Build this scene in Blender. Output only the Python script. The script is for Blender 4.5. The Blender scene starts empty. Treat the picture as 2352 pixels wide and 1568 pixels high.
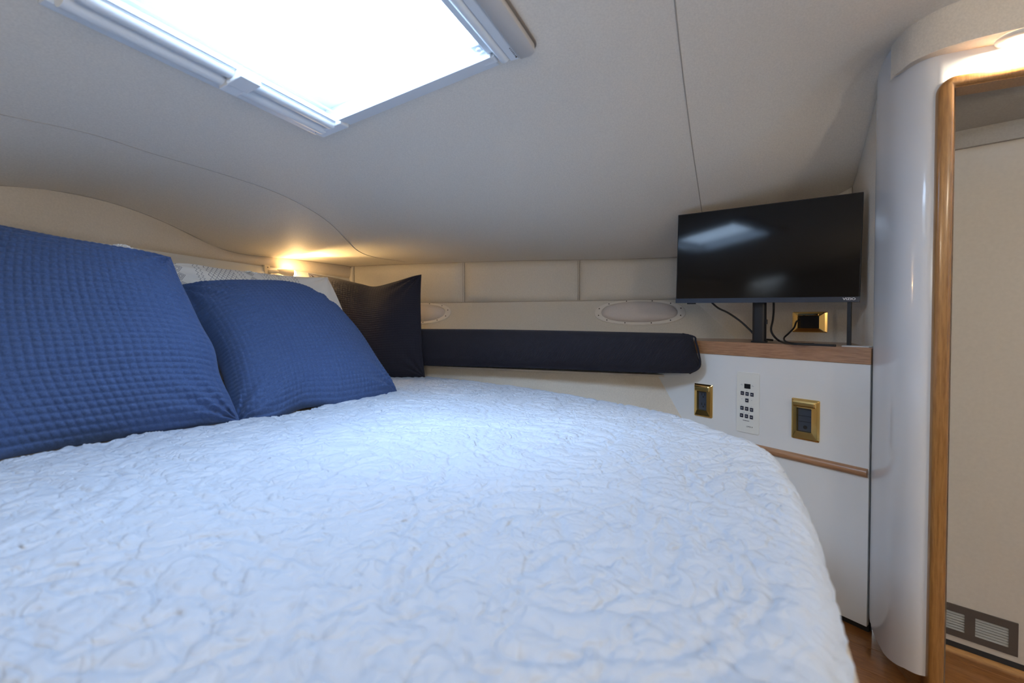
import bpy, bmesh, math, random
import numpy as np
from mathutils import Vector, Matrix, kdtree, noise
SC = bpy.context.scene
COL = SC.collection
CZ = 0.88                       # lens height above the cabin sole
FPX, PY0, PITCH = 1045.0, 753.0, math.radians(1.1)

# ------------------------------------------------------------------ camera, world, exposure
cd = bpy.data.cameras.new('camera'); cam = bpy.data.objects.new('camera', cd); COL.objects.link(cam)
cd.sensor_width = 36.0; cd.lens = FPX / 2352 * 36.0
cd.shift_y = -(784 - PY0) / 2352.0
cam.location = (0, 0, CZ); cam.rotation_euler = (math.pi / 2 - PITCH, 0, 0)
cd.clip_start = 0.01; cd.clip_end = 50
cd.dof.use_dof = True; cd.dof.focus_distance = 1.75; cd.dof.aperture_fstop = 3.2
SC.camera = cam
w = bpy.data.worlds.new('overcast_sky'); SC.world = w; w.use_nodes = True
bg = w.node_tree.nodes['Background']; bg.inputs[0].default_value = (0.55, 0.735, 1.0, 1); bg.inputs[1].default_value = 13.0
SC.view_settings.view_transform = 'Standard'; SC.view_settings.look = 'None'
SC.view_settings.exposure = 0.25; SC.view_settings.gamma = 1.0; SC.view_settings.use_curve_mapping = False
FILL_W, PUCK_W, READ_W = 9.0, 3.0, 2.0
sl = bpy.data.lights.new('hazy_sun', 'SUN'); sl.energy = 9.0; sl.angle = math.radians(56); sl.color = (.58, .76, 1.0)
sun = bpy.data.objects.new('hazy_sun', sl); COL.objects.link(sun); sun.rotation_euler = Vector((.34, .50, -.80)).to_track_quat('-Z', 'Y').to_euler()

# ------------------------------------------------------------------ ray helpers (photo pixel -> point in the cabin)
_c, _s = math.cos(PITCH), math.sin(PITCH)
CAM = np.array([0, 0, CZ])
def ray(px, py):
    v = ((px - 1176) / FPX, 1.0, -(py - PY0) / FPX)
    return np.array([v[0], v[1] * _c + v[2] * _s, -v[1] * _s + v[2] * _c])
def atY(px, py, y):
    r = ray(px, py); return CAM + r * (y / r[1])
def atZ(px, py, z):             # z world
    r = ray(px, py); return CAM + r * ((z - CZ) / r[2])
def onplane(px, py, p0, n):
    r = ray(px, py); return CAM + r * (np.dot(np.array(p0) - CAM, n) / np.dot(r, n))
def V3(*a): return np.array(a, float)
def nrm(v): v = np.array(v, float); return v / np.linalg.norm(v)

# ------------------------------------------------------------------ materials
def mat(name, col, rough=.6, metal=0, spec=.5, sheen=0, coat=0, nscale=0, namp=0, bscale=0, bump=0, stretch=None, aniso=None, emit=None, estr=0, coatr=.05):
    m = bpy.data.materials.new(name); m.use_nodes = True
    nt = m.node_tree; b = nt.nodes['Principled BSDF']
    b.inputs['Base Color'].default_value = (*col, 1); b.inputs['Roughness'].default_value = rough
    b.inputs['Metallic'].default_value = metal; b.inputs['Specular IOR Level'].default_value = spec
    b.inputs['Sheen Weight'].default_value = sheen; b.inputs['Sheen Roughness'].default_value = .4
    b.inputs['Coat Weight'].default_value = coat; b.inputs['Coat Roughness'].default_value = coatr
    if emit: b.inputs['Emission Color'].default_value = (*emit, 1); b.inputs['Emission Strength'].default_value = estr
    tc = nt.nodes.new('ShaderNodeTexCoord'); mp = nt.nodes.new('ShaderNodeMapping')
    nt.links.new(tc.outputs['Object'], mp.inputs[0])
    if stretch: mp.inputs['Scale'].default_value = stretch
    if nscale:
        n = nt.nodes.new('ShaderNodeTexNoise'); n.inputs['Scale'].default_value = nscale; n.inputs['Detail'].default_value = 5
        nt.links.new(mp.outputs[0], n.inputs['Vector'])
        r = nt.nodes.new('ShaderNodeValToRGB')
        r.color_ramp.elements[0].color = (*[c * (1 - namp) for c in col], 1); r.color_ramp.elements[1].color = (*[min(1, c * (1 + namp)) for c in col], 1)
        r.color_ramp.elements[0].position = .3; r.color_ramp.elements[1].position = .7
        nt.links.new(n.outputs[0], r.inputs[0]); nt.links.new(r.outputs[0], b.inputs['Base Color'])
    if bscale:
        n = nt.nodes.new('ShaderNodeTexNoise'); n.inputs['Scale'].default_value = bscale; n.inputs['Detail'].default_value = 3
        nt.links.new(mp.outputs[0], n.inputs['Vector'])
        bp = nt.nodes.new('ShaderNodeBump'); bp.inputs['Strength'].default_value = bump; bp.inputs['Distance'].default_value = .001
        nt.links.new(n.outputs[0], bp.inputs['Height']); nt.links.new(bp.outputs[0], b.inputs['Normal'])
    return m
M = {}
M['vinyl'] = mat('beige_headliner', (.75, .70, .625), .62, spec=.3, nscale=260, namp=.07, bscale=700, bump=.25)
M['vinyl2'] = mat('beige_wall_vinyl', (.64, .575, .49), .6, spec=.3, nscale=200, namp=.05, bscale=600, bump=.2)
M['hull'] = mat('hull_liner_vinyl', (.60, .565, .50), .62, spec=.3, nscale=220, namp=.06, bscale=600, bump=.2)
M['vdark'] = mat('shaded_taupe_vinyl', (.34, .31, .27), .65, nscale=220, namp=.06)  # cornice taupe, with the shade of the unlit passage ceiling darkened into it
M['pale'] = mat('pale_backrest_vinyl', (.66, .66, .64), .6, bscale=500, bump=.2)
M['seam'] = mat('seam_thread', (.40, .36, .31), .8)
M['white'] = mat('white_laminate', (.76, .795, .83), .32, nscale=6, namp=.01)
M['gloss'] = mat('white_gelcoat', (.75, .775, .82), .18, coat=.5, nscale=4, namp=.01)
M['plastic'] = mat('white_plastic', (.74, .78, .82), .35, nscale=30, namp=.01)
M['platecol'] = mat('ivory_plastic', (.76, .79, .78), .4)
M['ringcol'] = mat('cream_plastic_ring', (.74, .70, .64), .35, coat=.3)
M['padcol'] = mat('padded_port_fabric', (.61, .56, .53), .75, nscale=300, namp=.05, bscale=800, bump=.3)
M['dark'] = mat('dark_gap', (.015, .014, .014), .7)
M['black'] = mat('black_plastic', (.008, .008, .011), .42, spec=.35)
M['cord'] = mat('black_rubber', (.01, .01, .012), .5)
M['screen'] = mat('tv_screen', (.002, .002, .003), .08, spec=.36)
M['bezel'] = mat('tv_bezel', (.035, .045, .07), .35, metal=.4)
M['logo'] = mat('white_print', (.85, .85, .88), .5)
M['print'] = mat('dark_print', (.02, .025, .05), .5)
M['greyprint'] = mat('grey_print', (.22, .27, .32), .5)
M['brass'] = mat('polished_brass', (.83, .58, .22), .12, metal=1)
M['recept'] = mat('grey_receptacle', (.045, .06, .09), .4)
M['screw'] = mat('screw_head', (.08, .07, .06), .4, metal=.8)
M['steel'] = mat('screw_steel', (.5, .5, .5), .3, metal=1)
M['blackpanel'] = mat('vent_brown_plastic', (.075, .06, .052), .5)
M['slat'] = mat('vent_slat', (.34, .35, .34), .45)
M['gold'] = mat('gold_amber', (.9, .55, .08), .3)
M['gasket'] = mat('taupe_gasket', (.20, .17, .15), .6)
M['perf'] = mat('perforation', (.03, .03, .03), .8)
M['sheet'] = mat('beige_mattress_ticking', (.46, .40, .33), .85, sheen=.2, nscale=200, namp=.1, bscale=300, bump=.5)
M['quilt'] = mat('white_quilt_cotton', (.50, .572, .69), .85, sheen=.1, bscale=900, bump=.25)
M['bulb'] = mat('lit_lamp_lens', (1, .95, .85), .4, emit=(1, .80, .50), estr=30)
M['puckglass'] = mat('lit_puck_glass', (1, 1, 1), .4, emit=(1, .86, .66), estr=9)

def stitch():
    m = M['quilt']; nt = m.node_tree; b = nt.nodes['Principled BSDF']; N, L = nt.nodes.new, nt.links.new
    tc = [n for n in nt.nodes if n.type == 'TEX_COORD'][0]; prev = [n for n in nt.nodes if n.type == 'BUMP'][0].outputs[0]
    for sc, dist, wd in ((17, .0048, .055), (40, .0028, .10)):
        n = N('ShaderNodeTexNoise'); n.inputs['Scale'].default_value = sc; n.inputs['Detail'].default_value = 1.2; n.inputs['Distortion'].default_value = .8; L(tc.outputs['Object'], n.inputs['Vector'])
        a = N('ShaderNodeMath'); a.operation = 'SUBTRACT'; a.inputs[1].default_value = .5; L(n.outputs[0], a.inputs[0])
        c = N('ShaderNodeMath'); c.operation = 'ABSOLUTE'; L(a.outputs[0], c.inputs[0])
        r = N('ShaderNodeMapRange'); r.interpolation_type = 'SMOOTHSTEP'; r.inputs[1].default_value = 0; r.inputs[2].default_value = wd; L(c.outputs[0], r.inputs[0])
        bp = N('ShaderNodeBump'); bp.inputs['Strength'].default_value = .42; bp.inputs['Distance'].default_value = dist; L(r.outputs[0], bp.inputs['Height']); L(prev, bp.inputs['Normal']); prev = bp.outputs[0]
    L(prev, b.inputs['Normal'])
stitch()
def wood(name, base, dark, axis, rough=.35, coat=.4, scale=1.0):
    m = bpy.data.materials.new(name); m.use_nodes = True; nt = m.node_tree; b = nt.nodes['Principled BSDF']
    b.inputs['Roughness'].default_value = rough; b.inputs['Coat Weight'].default_value = coat; b.inputs['Coat Roughness'].default_value = .15
    tc = nt.nodes.new('ShaderNodeTexCoord'); mp = nt.nodes.new('ShaderNodeMapping'); nt.links.new(tc.outputs['Object'], mp.inputs[0])
    mr = nt.nodes.new('ShaderNodeMapping'); mr.inputs['Rotation'].default_value = (0, 0, axis[1]); nt.links.new(tc.outputs['Object'], mr.inputs[0]); nt.links.new(mr.outputs[0], mp.inputs[0]); mp.inputs['Scale'].default_value = axis[0]
    n = nt.nodes.new('ShaderNodeTexNoise'); n.inputs['Scale'].default_value = 9 * scale; n.inputs['Detail'].default_value = 8; n.inputs['Roughness'].default_value = .65
    nt.links.new(mp.outputs[0], n.inputs['Vector'])
    r = nt.nodes.new('ShaderNodeValToRGB'); r.color_ramp.elements[0].color = (*dark, 1); r.color_ramp.elements[1].color = (*base, 1)
    r.color_ramp.elements[0].position = .35; r.color_ramp.elements[1].position = .62
    nt.links.new(n.outputs[0], r.inputs[0]); nt.links.new(r.outputs[0], b.inputs['Base Color'])
    bp = nt.nodes.new('ShaderNodeBump'); bp.inputs['Strength'].default_value = .15; bp.inputs['Distance'].default_value = .001
    nt.links.new(n.outputs[0], bp.inputs['Height']); nt.links.new(bp.outputs[0], b.inputs['Normal'])
    return m
CDA = math.atan2(.819, -.573)     # heading of the cabinet front
M['teak_h'] = wood('teak_shelf_edge', (.44, .245, .13), (.29, .15, .078), ((2.2, 30, 30), -CDA))
M['teak_v'] = wood('teak_door_frame', (.40, .20, .06), (.25, .115, .032), ((30, 30, 2), 0))
M['floor'] = wood('teak_floor', (.36, .15, .04), (.22, .085, .022), ((3, 26, 26), math.radians(44)), rough=.28)
M['plinth'] = wood('teak_plinth', (.30, .14, .045), (.2, .09, .028), ((6, 6, 30), 0))

# hatch pane: clear acrylic
m = bpy.data.materials.new('hatch_acrylic'); m.use_nodes = True; nt = m.node_tree
for n in list(nt.nodes):
    if n.type != 'OUTPUT_MATERIAL': nt.nodes.remove(n)
out = [n for n in nt.nodes if n.type == 'OUTPUT_MATERIAL'][0]
tr = nt.nodes.new('ShaderNodeBsdfTransparent'); tr.inputs[0].default_value = (.95, .97, .98, 1)
gl = nt.nodes.new('ShaderNodeBsdfGlossy'); gl.inputs['Roughness'].default_value = .05
mx = nt.nodes.new('ShaderNodeMixShader'); mx.inputs[0].default_value = .05
nt.links.new(tr.outputs[0], mx.inputs[1]); nt.links.new(gl.outputs[0], mx.inputs[2]); nt.links.new(mx.outputs[0], out.inputs[0])
M['acrylic'] = m

# woven fabrics (fine twill by texture)
def fabric(name, col, rough=.9, sheen=.4, tint=(.5, .6, .9), freq=0):
    m = mat(name, col, rough, sheen=sheen, nscale=350, namp=.18, bscale=1200, bump=.5)
    m.node_tree.nodes['Principled BSDF'].inputs['Sheen Tint'].default_value = (*tint, 1)
    return m
M['blue'] = fabric('blue_waffle_velvet', (.042, .084, .215), sheen=.22, tint=(.45, .6, 1))
M['navy'] = fabric('dark_navy_weave', (.010, .0105, .021), sheen=.06, tint=(.6, .65, .9))
# bolster: twill with a diagonal line
def twill():
    m = fabric('navy_twill', (.012, .012, .022), sheen=.08)
    nt = m.node_tree; b = nt.nodes['Principled BSDF']
    tc = [n for n in nt.nodes if n.type == 'TEX_COORD'][0]
    wv = nt.nodes.new('ShaderNodeTexWave'); wv.inputs['Scale'].default_value = 55; wv.bands_direction = 'DIAGONAL'; wv.inputs['Distortion'].default_value = .6
    nt.links.new(tc.outputs['UV'], wv.inputs['Vector'])
    bp = nt.nodes.new('ShaderNodeBump'); bp.inputs['Strength'].default_value = .6; bp.inputs['Distance'].default_value = .002
    nt.links.new(wv.outputs[0], bp.inputs['Height']); nt.links.new(bp.outputs[0], b.inputs['Normal'])
    return m
M['twill'] = twill()

# printed white pillow: stripes, zigzags, lattice and diamonds along U
def printed():
    m = fabric('white_printed_cotton', (.80, .80, .78), sheen=.1); nt = m.node_tree; b = nt.nodes['Principled BSDF']
    N, L = nt.nodes.new, nt.links.new
    tc = [n for n in nt.nodes if n.type == 'TEX_COORD'][0]
    sep = N('ShaderNodeSeparateXYZ'); L(tc.outputs['UV'], sep.inputs[0])
    def mth(op, a, bb=None, c=None):
        n = N('ShaderNodeMath'); n.operation = op
        for i, q in enumerate((a, bb, c)):
            if q is None: continue
            if isinstance(q, (int, float)): n.inputs[i].default_value = q
            else: L(q, n.inputs[i])
        return n.outputs[0]
    u, v = sep.outputs[0], sep.outputs[1]
    def band(c, wd): return mth('LESS_THAN', mth('ABSOLUTE', mth('SUBTRACT', u, c)), wd)
    def tri(x, per): return mth('PINGPONG', x, per)
    def zig(c, amp, per, wd):
        d = mth('ABSOLUTE', mth('SUBTRACT', mth('SUBTRACT', u, c), mth('MULTIPLY', mth('SUBTRACT', tri(v, per), per / 2), amp / per)))
        return mth('LESS_THAN', d, wd)
    acc = None
    def add(x):
        nonlocal acc
        acc = x if acc is None else mth('MAXIMUM', acc, x)
    for c in (.665, .735, .755, .825, .88): add(band(c, .0012))
    for c in (.22, .245, .50, .525, .69, .71, .785, .80, .855, .905, .93): add(zig(c, .014, .012, .0022))
    # lattice between .29 and .47
    inn = mth('MULTIPLY', mth('GREATER_THAN', u, .28), mth('LESS_THAN', u, .475))
    p = mth('ADD', u, mth('MULTIPLY', v, .8)); q = mth('SUBTRACT', u, mth('MULTIPLY', v, .8))
    wob = mth('MULTIPLY', tri(v, .01), .5)
    l1 = mth('LESS_THAN', mth('ABSOLUTE', mth('SUBTRACT', tri(mth('ADD', p, wob), .03), .015)), .0022)
    l2 = mth('LESS_THAN', mth('ABSOLUTE', mth('SUBTRACT', tri(mth('ADD', q, wob), .03), .015)), .0022)
    add(mth('MULTIPLY', mth('MAXIMUM', l1, l2), inn))
    # nested diamonds centred on u=.12 and u=.585
    for c in (.12, .585):
        du = mth('ABSOLUTE', mth('SUBTRACT', u, c)); dv = mth('ABSOLUTE', mth('SUBTRACT', tri(mth('ADD', v, .015), .06), .03))
        d = mth('ADD', mth('MULTIPLY', du, 1.0), dv)
        for rr in (.008, .016, .025): add(mth('LESS_THAN', mth('ABSOLUTE', mth('SUBTRACT', d, rr)), .0022))
    mixn = N('ShaderNodeMix'); mixn.data_type = 'RGBA'
    L(acc, mixn.inputs[0]); mixn.inputs[6].default_value = (.80, .80, .78, 1); mixn.inputs[7].default_value = (.27, .28, .31, 1)
    L(mixn.outputs[2], b.inputs['Base Color'])
    return m
M['print_white'] = printed()

# ------------------------------------------------------------------ object helpers
ORG = {}
def tag(o, label=None, cat=None, group=None, kind=None):
    if label: o['label'] = label
    if cat: o['category'] = cat
    if group: o['group'] = group
    if kind: o['kind'] = kind
    return o
def thing(name, loc, label=None, cat=None, group=None, kind=None):
    o = bpy.data.objects.new(name, None); o.empty_display_size = .05; COL.objects.link(o); o.location = loc
    ORG[o.name] = np.array(loc, float); return tag(o, label, cat, group, kind)
def mk(name, verts, faces, m, parent=None, smooth=False, uv=None, bevel=0, label=None, kind=None, sharp=None):
    v = np.array(verts, float)
    if parent is not None: org = ORG[parent.name]
    else: org = np.array([v[:, 0].mean(), v[:, 1].mean(), v[:, 2].min()])
    me = bpy.data.meshes.new(name); me.from_pydata((v - org).tolist(), [], [tuple(f) for f in faces]); me.update()
    if bevel or True:
        bm = bmesh.new(); bm.from_mesh(me)
        if bevel:
            es = [e for e in bm.edges if len(e.link_faces) == 2 and e.calc_face_angle(0) > .6]
            bmesh.ops.bevel(bm, geom=es, offset=bevel, segments=2, affect='EDGES', profile=.5, clamp_overlap=True)
        if len(bm.faces) < 60000 and uv is None: bmesh.ops.recalc_face_normals(bm, faces=bm.faces)
        bm.to_mesh(me); bm.free()
    if uv is not None:
        ul = me.uv_layers.new(name='UVMap'); idx = np.zeros(len(me.loops), np.int32); me.loops.foreach_get('vertex_index', idx)
        ul.data.foreach_set('uv', np.array(uv, float)[idx].ravel())
    if smooth:
        me.polygons.foreach_set('use_smooth', [True] * len(me.polygons))
        if sharp: me.set_sharp_from_angle(angle=sharp)
    me.materials.append(M[m] if isinstance(m, str) else m)
    o = bpy.data.objects.new(name, me); COL.objects.link(o)
    if parent is None: o.location = org; ORG[o.name] = org
    else: o.parent = parent; ORG[o.name] = org
    if label: o['label'] = label
    if kind: o['kind'] = kind
    return o
class B:                        # mesh collector in a local frame
    def __init__(s, o=(0, 0, 0), x=(1, 0, 0), y=(0, 1, 0), z=(0, 0, 1)):
        s.v = []; s.f = []; s.o = np.array(o, float); s.A = np.array([x, y, z], float)
    def pt(s, p): return s.o + np.array(p, float) @ s.A
    def add(s, vs, fs):
        k = len(s.v); s.v += [s.pt(p) for p in vs]; s.f += [[i + k for i in f] for f in fs]; return s
    def box(s, x0, x1, y0, y1, z0, z1):
        return s.add([(x0, y0, z0), (x1, y0, z0), (x1, y1, z0), (x0, y1, z0), (x0, y0, z1), (x1, y0, z1), (x1, y1, z1), (x0, y1, z1)],
                     [(0, 3, 2, 1), (4, 5, 6, 7), (0, 1, 5, 4), (1, 2, 6, 5), (2, 3, 7, 6), (3, 0, 4, 7)])
    def prism(s, poly, z0, z1):          # polygon in local xy
        n = len(poly)
        return s.add([(p[0], p[1], z0) for p in poly] + [(p[0], p[1], z1) for p in poly],
                     [tuple(range(n))[::-1], tuple(range(n, 2 * n))] + [(i, (i + 1) % n, n + (i + 1) % n, n + i) for i in range(n)])
    def cyl(s, cx, cy, r, z0, z1, n=16, r2=None):
        r2 = r if r2 is None else r2; a = [2 * math.pi * i / n for i in range(n)]
        return s.add([(cx + r * math.cos(t), cy + r * math.sin(t), z0) for t in a] + [(cx + r2 * math.cos(t), cy + r2 * math.sin(t), z1) for t in a],
                     [tuple(range(n))[::-1], tuple(range(n, 2 * n))] + [(i, (i + 1) % n, n + (i + 1) % n, n + i) for i in range(n)])
    def sweep(s, prof, path_y0, path_y1):   # profile (x,z) extruded along y, closed
        n = len(prof)
        return s.add([(p[0], path_y0, p[1]) for p in prof] + [(p[0], path_y1, p[1]) for p in prof],
                     [tuple(range(n)), tuple(range(n, 2 * n))[::-1]] + [(i, n + i, n + (i + 1) % n, (i + 1) % n) for i in range(n)])
    def mk(s, name, m, parent=None, **k): return mk(name, s.v, s.f, m, parent, **k)
def rrect(w, h, r, n=5, cx=0, cy=0):
    o = []
    for (sx, sy, a0) in ((1, 1, 0), (-1, 1, 90), (-1, -1, 180), (1, -1, 270)):
        for i in range(n + 1):
            a = math.radians(a0 + 90 * i / n); o.append((cx + sx * (w / 2 - r) + r * math.cos(a), cy + sy * (h / 2 - r) + r * math.sin(a)))
    return o
def smooth_path(pts, n=8):
    P = [np.array(p, float) for p in pts]; P = [2 * P[0] - P[1]] + P + [2 * P[-1] - P[-2]]; o = []
    for i in range(1, len(P) - 2):
        for k in range(n):
            t = k / n; o.append(.5 * ((2 * P[i]) + (-P[i-1] + P[i+1]) * t + (2*P[i-1] - 5*P[i] + 4*P[i+1] - P[i+2]) * t*t + (-P[i-1] + 3*P[i] - 3*P[i+1] + P[i+2]) * t**3))
    o.append(P[-2]); return o
def tube(path, r, n=8, cap=True):
    path = [np.array(p, float) for p in path]; vs = []; fs = []; up = V3(0, 0, 1)
    rr = r if hasattr(r, '__len__') else [r] * len(path)
    prevx = None
    for i, p in enumerate(path):
        t = nrm(path[min(i + 1, len(path) - 1)] - path[max(i - 1, 0)])
        x = np.cross(t, up if abs(t[2]) < .95 else V3(1, 0, 0)) if prevx is None else prevx - t * np.dot(prevx, t)
        x = nrm(x); prevx = x; y = np.cross(t, x)
        for k in range(n):
            a = 2 * math.pi * k / n; vs.append(p + rr[i] * (x * math.cos(a) + y * math.sin(a)))
    for i in range(len(path) - 1):
        for k in range(n): fs.append((i*n+k, i*n+(k+1) % n, (i+1)*n+(k+1) % n, (i+1)*n+k))
    if cap: fs += [tuple(range(n))[::-1], tuple(range((len(path)-1)*n, len(path)*n))]
    return vs, fs
def grid(PT, closed=False):
    nu, nv = len(PT), len(PT[0]); vs = [p for row in PT for p in row]; fs = []
    for i in range(nu - 1):
        for j in range(nv - 1): fs.append((i*nv+j, i*nv+j+1, (i+1)*nv+j+1, (i+1)*nv+j))
    return vs, fs

# ------------------------------------------------------------------ plan of the cabin (x right, y away from the lens, z up)
AX = nrm((.942, -.335, 0)); NO = V3(.335, .942, 0)          # along the hull side, and outboard
L0 = V3(.5865, 1.836, 0)                                    # reference line of the hull side
CORN = V3(-.958, 2.70, 0)                                   # far left corner
def wl_x(y): return -.958 - .282 * (2.70 - y)               # left wall line
FR = V3(.993, 1.255, 0); CD = nrm((-.573, .819, 0)); CN = V3(-CD[1], CD[0], 0); CN = CN if CN[1] < 0 else -CN    # cabinet front: right end, direction, normal to the room
BW0 = V3(1.255, 1.438, 0)                                   # wall behind the cabinet top
# hatch frame of reference
HA = atZ(740, 300, CZ + .49); HB = atZ(1205, 110, CZ + .56); HC = atZ(130, 0, CZ + .50)
ha = nrm(HB - HA); hb = HC - HA; hb -= ha * hb.dot(ha); hb = nrm(hb); hn = np.cross(ha, hb); hn = hn if hn[2] < 0 else -hn
def H(a, b, c=0): return HA + ha * a + hb * b + hn * c

# ------------------------------------------------------------------ ceiling surface (smooth thin plate through measured points)
ctl = []
def wall_ratio_pt(px, py):
    r = ray(px, py); k = r[0] / r[1]; y = (-.958 - .7614) / (k - .282); return CAM + r * (y / r[1])
SEAM_L = [wall_ratio_pt(*q) for q in ((0, 425), (75, 430), (150, 441), (230, 458), (300, 479), (360, 502), (420, 530), (480, 561), (520, 575), (570, 585), (640, 592), (720, 602))]
PCORN = V3(CORN[0], CORN[1], CZ + (733 - 612) / 1045 * 2.70)
PNL_N = nrm(NO)
def on_panel(px, py): return onplane(px, py, CORN, PNL_N)
SEAM_F = [on_panel(*q) for q in ((805, 612), (900, 608), (1000, 604), (1120, 600), (1240, 597), (1360, 596), (1480, 593), (1555, 590))]
ctl += SEAM_L[::2] + SEAM_F[::2] + [SEAM_F[-1]]
ctl += [V3(.813, 2.07, CZ + .288), V3(1.166, 1.566, CZ + .452), V3(1.0, 1.82, CZ + .36)]
ctl += [H(a, b) for a, b in ((-.04, -.03), (.28, -.03), (.60, -.03), (.60, .27), (.60, .55), (.28, .55), (-.04, .55), (-.04, .27))]
ctl += [atY(1200, 574, 2.10), atY(1480, 570, 1.98), atY(1000, 577, 2.20), V3(.6, 1.67, CZ + .418), V3(.85, 1.45, CZ + .50)]
ctl += [V3(.97, 1.2, CZ + .672), V3(.93, 1.1, CZ + .672), V3(.95, .97, CZ + .676), V3(1.2, .88, CZ + .68), V3(1.9, .5, CZ + .70)]
ctl += [atY(1548, 0, .90), V3(.5, .3, CZ + .68), V3(-1.45, .4, CZ + .42), V3(-1.9, -.8, CZ + .46), V3(-.5, -.8, CZ + .62), V3(.8, -.8, CZ + .70), V3(1.9, -.8, CZ + .70)]
C_ = np.array(ctl)
def phi(r2): return .5 * r2 * np.log(r2 + 1e-9)
n_ = len(C_); D2 = ((C_[:, None, :2] - C_[None, :, :2]) ** 2).sum(-1)
K = phi(D2) + np.eye(n_) * 2e-4; Pm = np.c_[np.ones(n_), C_[:, :2]]
SOL = np.linalg.solve(np.block([[K, Pm], [Pm.T, np.zeros((3, 3))]]), np.r_[C_[:, 2], 0, 0, 0])
def ceil_z(x, y):
    x = np.atleast_1d(np.asarray(x, float)); y = np.atleast_1d(np.asarray(y, float))
    d = (x[:, None] - C_[:, 0]) ** 2 + (y[:, None] - C_[:, 1]) ** 2
    return phi(d) @ SOL[:n_] + SOL[n_] + SOL[n_+1] * x + SOL[n_+2] * y
def ceil_hit(px, py):
    r = ray(px, py); t = np.linspace(.3, 3.2, 600); p = CAM + np.outer(t, r); dz = p[:, 2] - ceil_z(p[:, 0], p[:, 1])
    i = np.argmax(dz > 0); 
    if i == 0: return p[-1]
    f = -dz[i-1] / (dz[i] - dz[i-1]); return p[i-1] + (p[i] - p[i-1]) * f
ah = nrm((ha[0], ha[1], 0)); bh = V3(ah[1], -ah[0], 0); bh = bh if np.dot(bh, hb) > 0 else -bh
kA = np.linalg.norm(ha[:2])
al = sorted(set(np.round(np.arange(-2.2, 2.9, .035), 4)) - set(np.round(np.arange(-2.2, 2.9, .035), 4)[np.isin(np.round(np.arange(-2.2, 2.9, .035), 4), [])]))
def axis(lo, hi, marks, st=.035):
    out = []; pts = [lo] + marks + [hi]
    for a, b in zip(pts[:-1], pts[1:]):
        k = max(1, int(round((b - a) / st))); out += [a + (b - a) * i / k for i in range(k)]
    return out + [hi]
HO = (.035, .545, .018, .505)                              # cut-out in the liner under the hatch frame
als = axis(-2.2, 2.9, [HO[0] * kA, HO[1] * kA]); bes = axis(-2.1, 2.4, [HO[2], HO[3]])
ROOM = [(-.985, 2.76), (.86, 2.12), (1.25, 1.61), (1.09, 1.26), (1.04, 1.12), (1.06, 1.05), (2.04, .60), (2.04, -.94), (-2.03, -.94)]
def inside(x, y, poly):
    c = False; j = len(poly) - 1
    for i in range(len(poly)):
        if (poly[i][1] > y) != (poly[j][1] > y) and x < (poly[j][0]-poly[i][0]) * (y-poly[i][1]) / (poly[j][1]-poly[i][1]) + poly[i][0]: c = not c
        j = i
    return c
XY = np.array([[HA[:2] + ah[:2] * a + bh[:2] * b for b in bes] for a in als]); Z = ceil_z(XY[..., 0].ravel(), XY[..., 1].ravel()).reshape(XY.shape[:2])
nb = len(bes); vs = np.c_[XY.reshape(-1, 2), Z.ravel()]; fs = []
for i in range(len(als) - 1):
    for j in range(nb - 1):
        am = (als[i] + als[i+1]) / 2 / kA; bm_ = (bes[j] + bes[j+1]) / 2
        if HO[0] < am < HO[1] and HO[2] < bm_ < HO[3]: continue
        q = [XY[i][j], XY[i+1][j], XY[i+1][j+1], XY[i][j+1]]
        if not any(inside(p[0], p[1], ROOM) for p in q): continue
        fs.append((i*nb+j, i*nb+j+1, (i+1)*nb+j+1, (i+1)*nb+j))
used = sorted({k for f in fs for k in f}); mpi = {k: i for i, k in enumerate(used)}
ceiling = mk('ceiling', vs[used], [[mpi[k] for k in f] for f in fs], 'vinyl', smooth=True, kind='structure')
ceiling['label'] = 'padded greige vinyl headliner with a hatch cut into it'
def seam(pts, r=.0016, parent=ceiling, name='seam'):
    v, f = tube(pts, r, 6); return mk(name, v, f, 'seam', parent, smooth=True)
def cseam(pxs, r=.0013, dz=.0004):
    s = smooth_path([(a, b, 0) for a, b in pxs], 6); seam([ceil_hit(p[0], p[1]) - V3(0, 0, dz) for p in s], r)
cseam([(1546, -40), (1556, 60), (1570, 180), (1588, 320), (1601, 410), (1612, 484), (1614, 500)])
cseam([(0, 262), (200, 305), (350, 352), (500, 396), (620, 436), (700, 474), (755, 510), (795, 550), (822, 576), (860, 590), (930, 601)], .0009)

# ------------------------------------------------------------------ walls
def strip_wall(name, line, z0, z1, m, n=12, kind='structure', parent=None, smooth=False):
    vs = []; fs = []; pts = []
    for a, b in zip(line[:-1], line[1:]):
        for i in range(n): pts.append(np.array(a[:2]) + (np.array(b[:2]) - np.array(a[:2])) * i / n)
    pts.append(np.array(line[-1][:2]))
    for p in pts:
        lo = z0(p) if callable(z0) else z0; hi = z1(p) if callable(z1) else z1
        vs += [(p[0], p[1], lo), (p[0], p[1], hi)]
    for i in range(len(pts) - 1): fs.append((2*i, 2*i+1, 2*i+3, 2*i+2))
    return mk(name, vs, fs, m, parent, smooth=smooth, kind=kind)
over = lambda p: float(ceil_z(p[0], p[1])[0]) + .02
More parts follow.
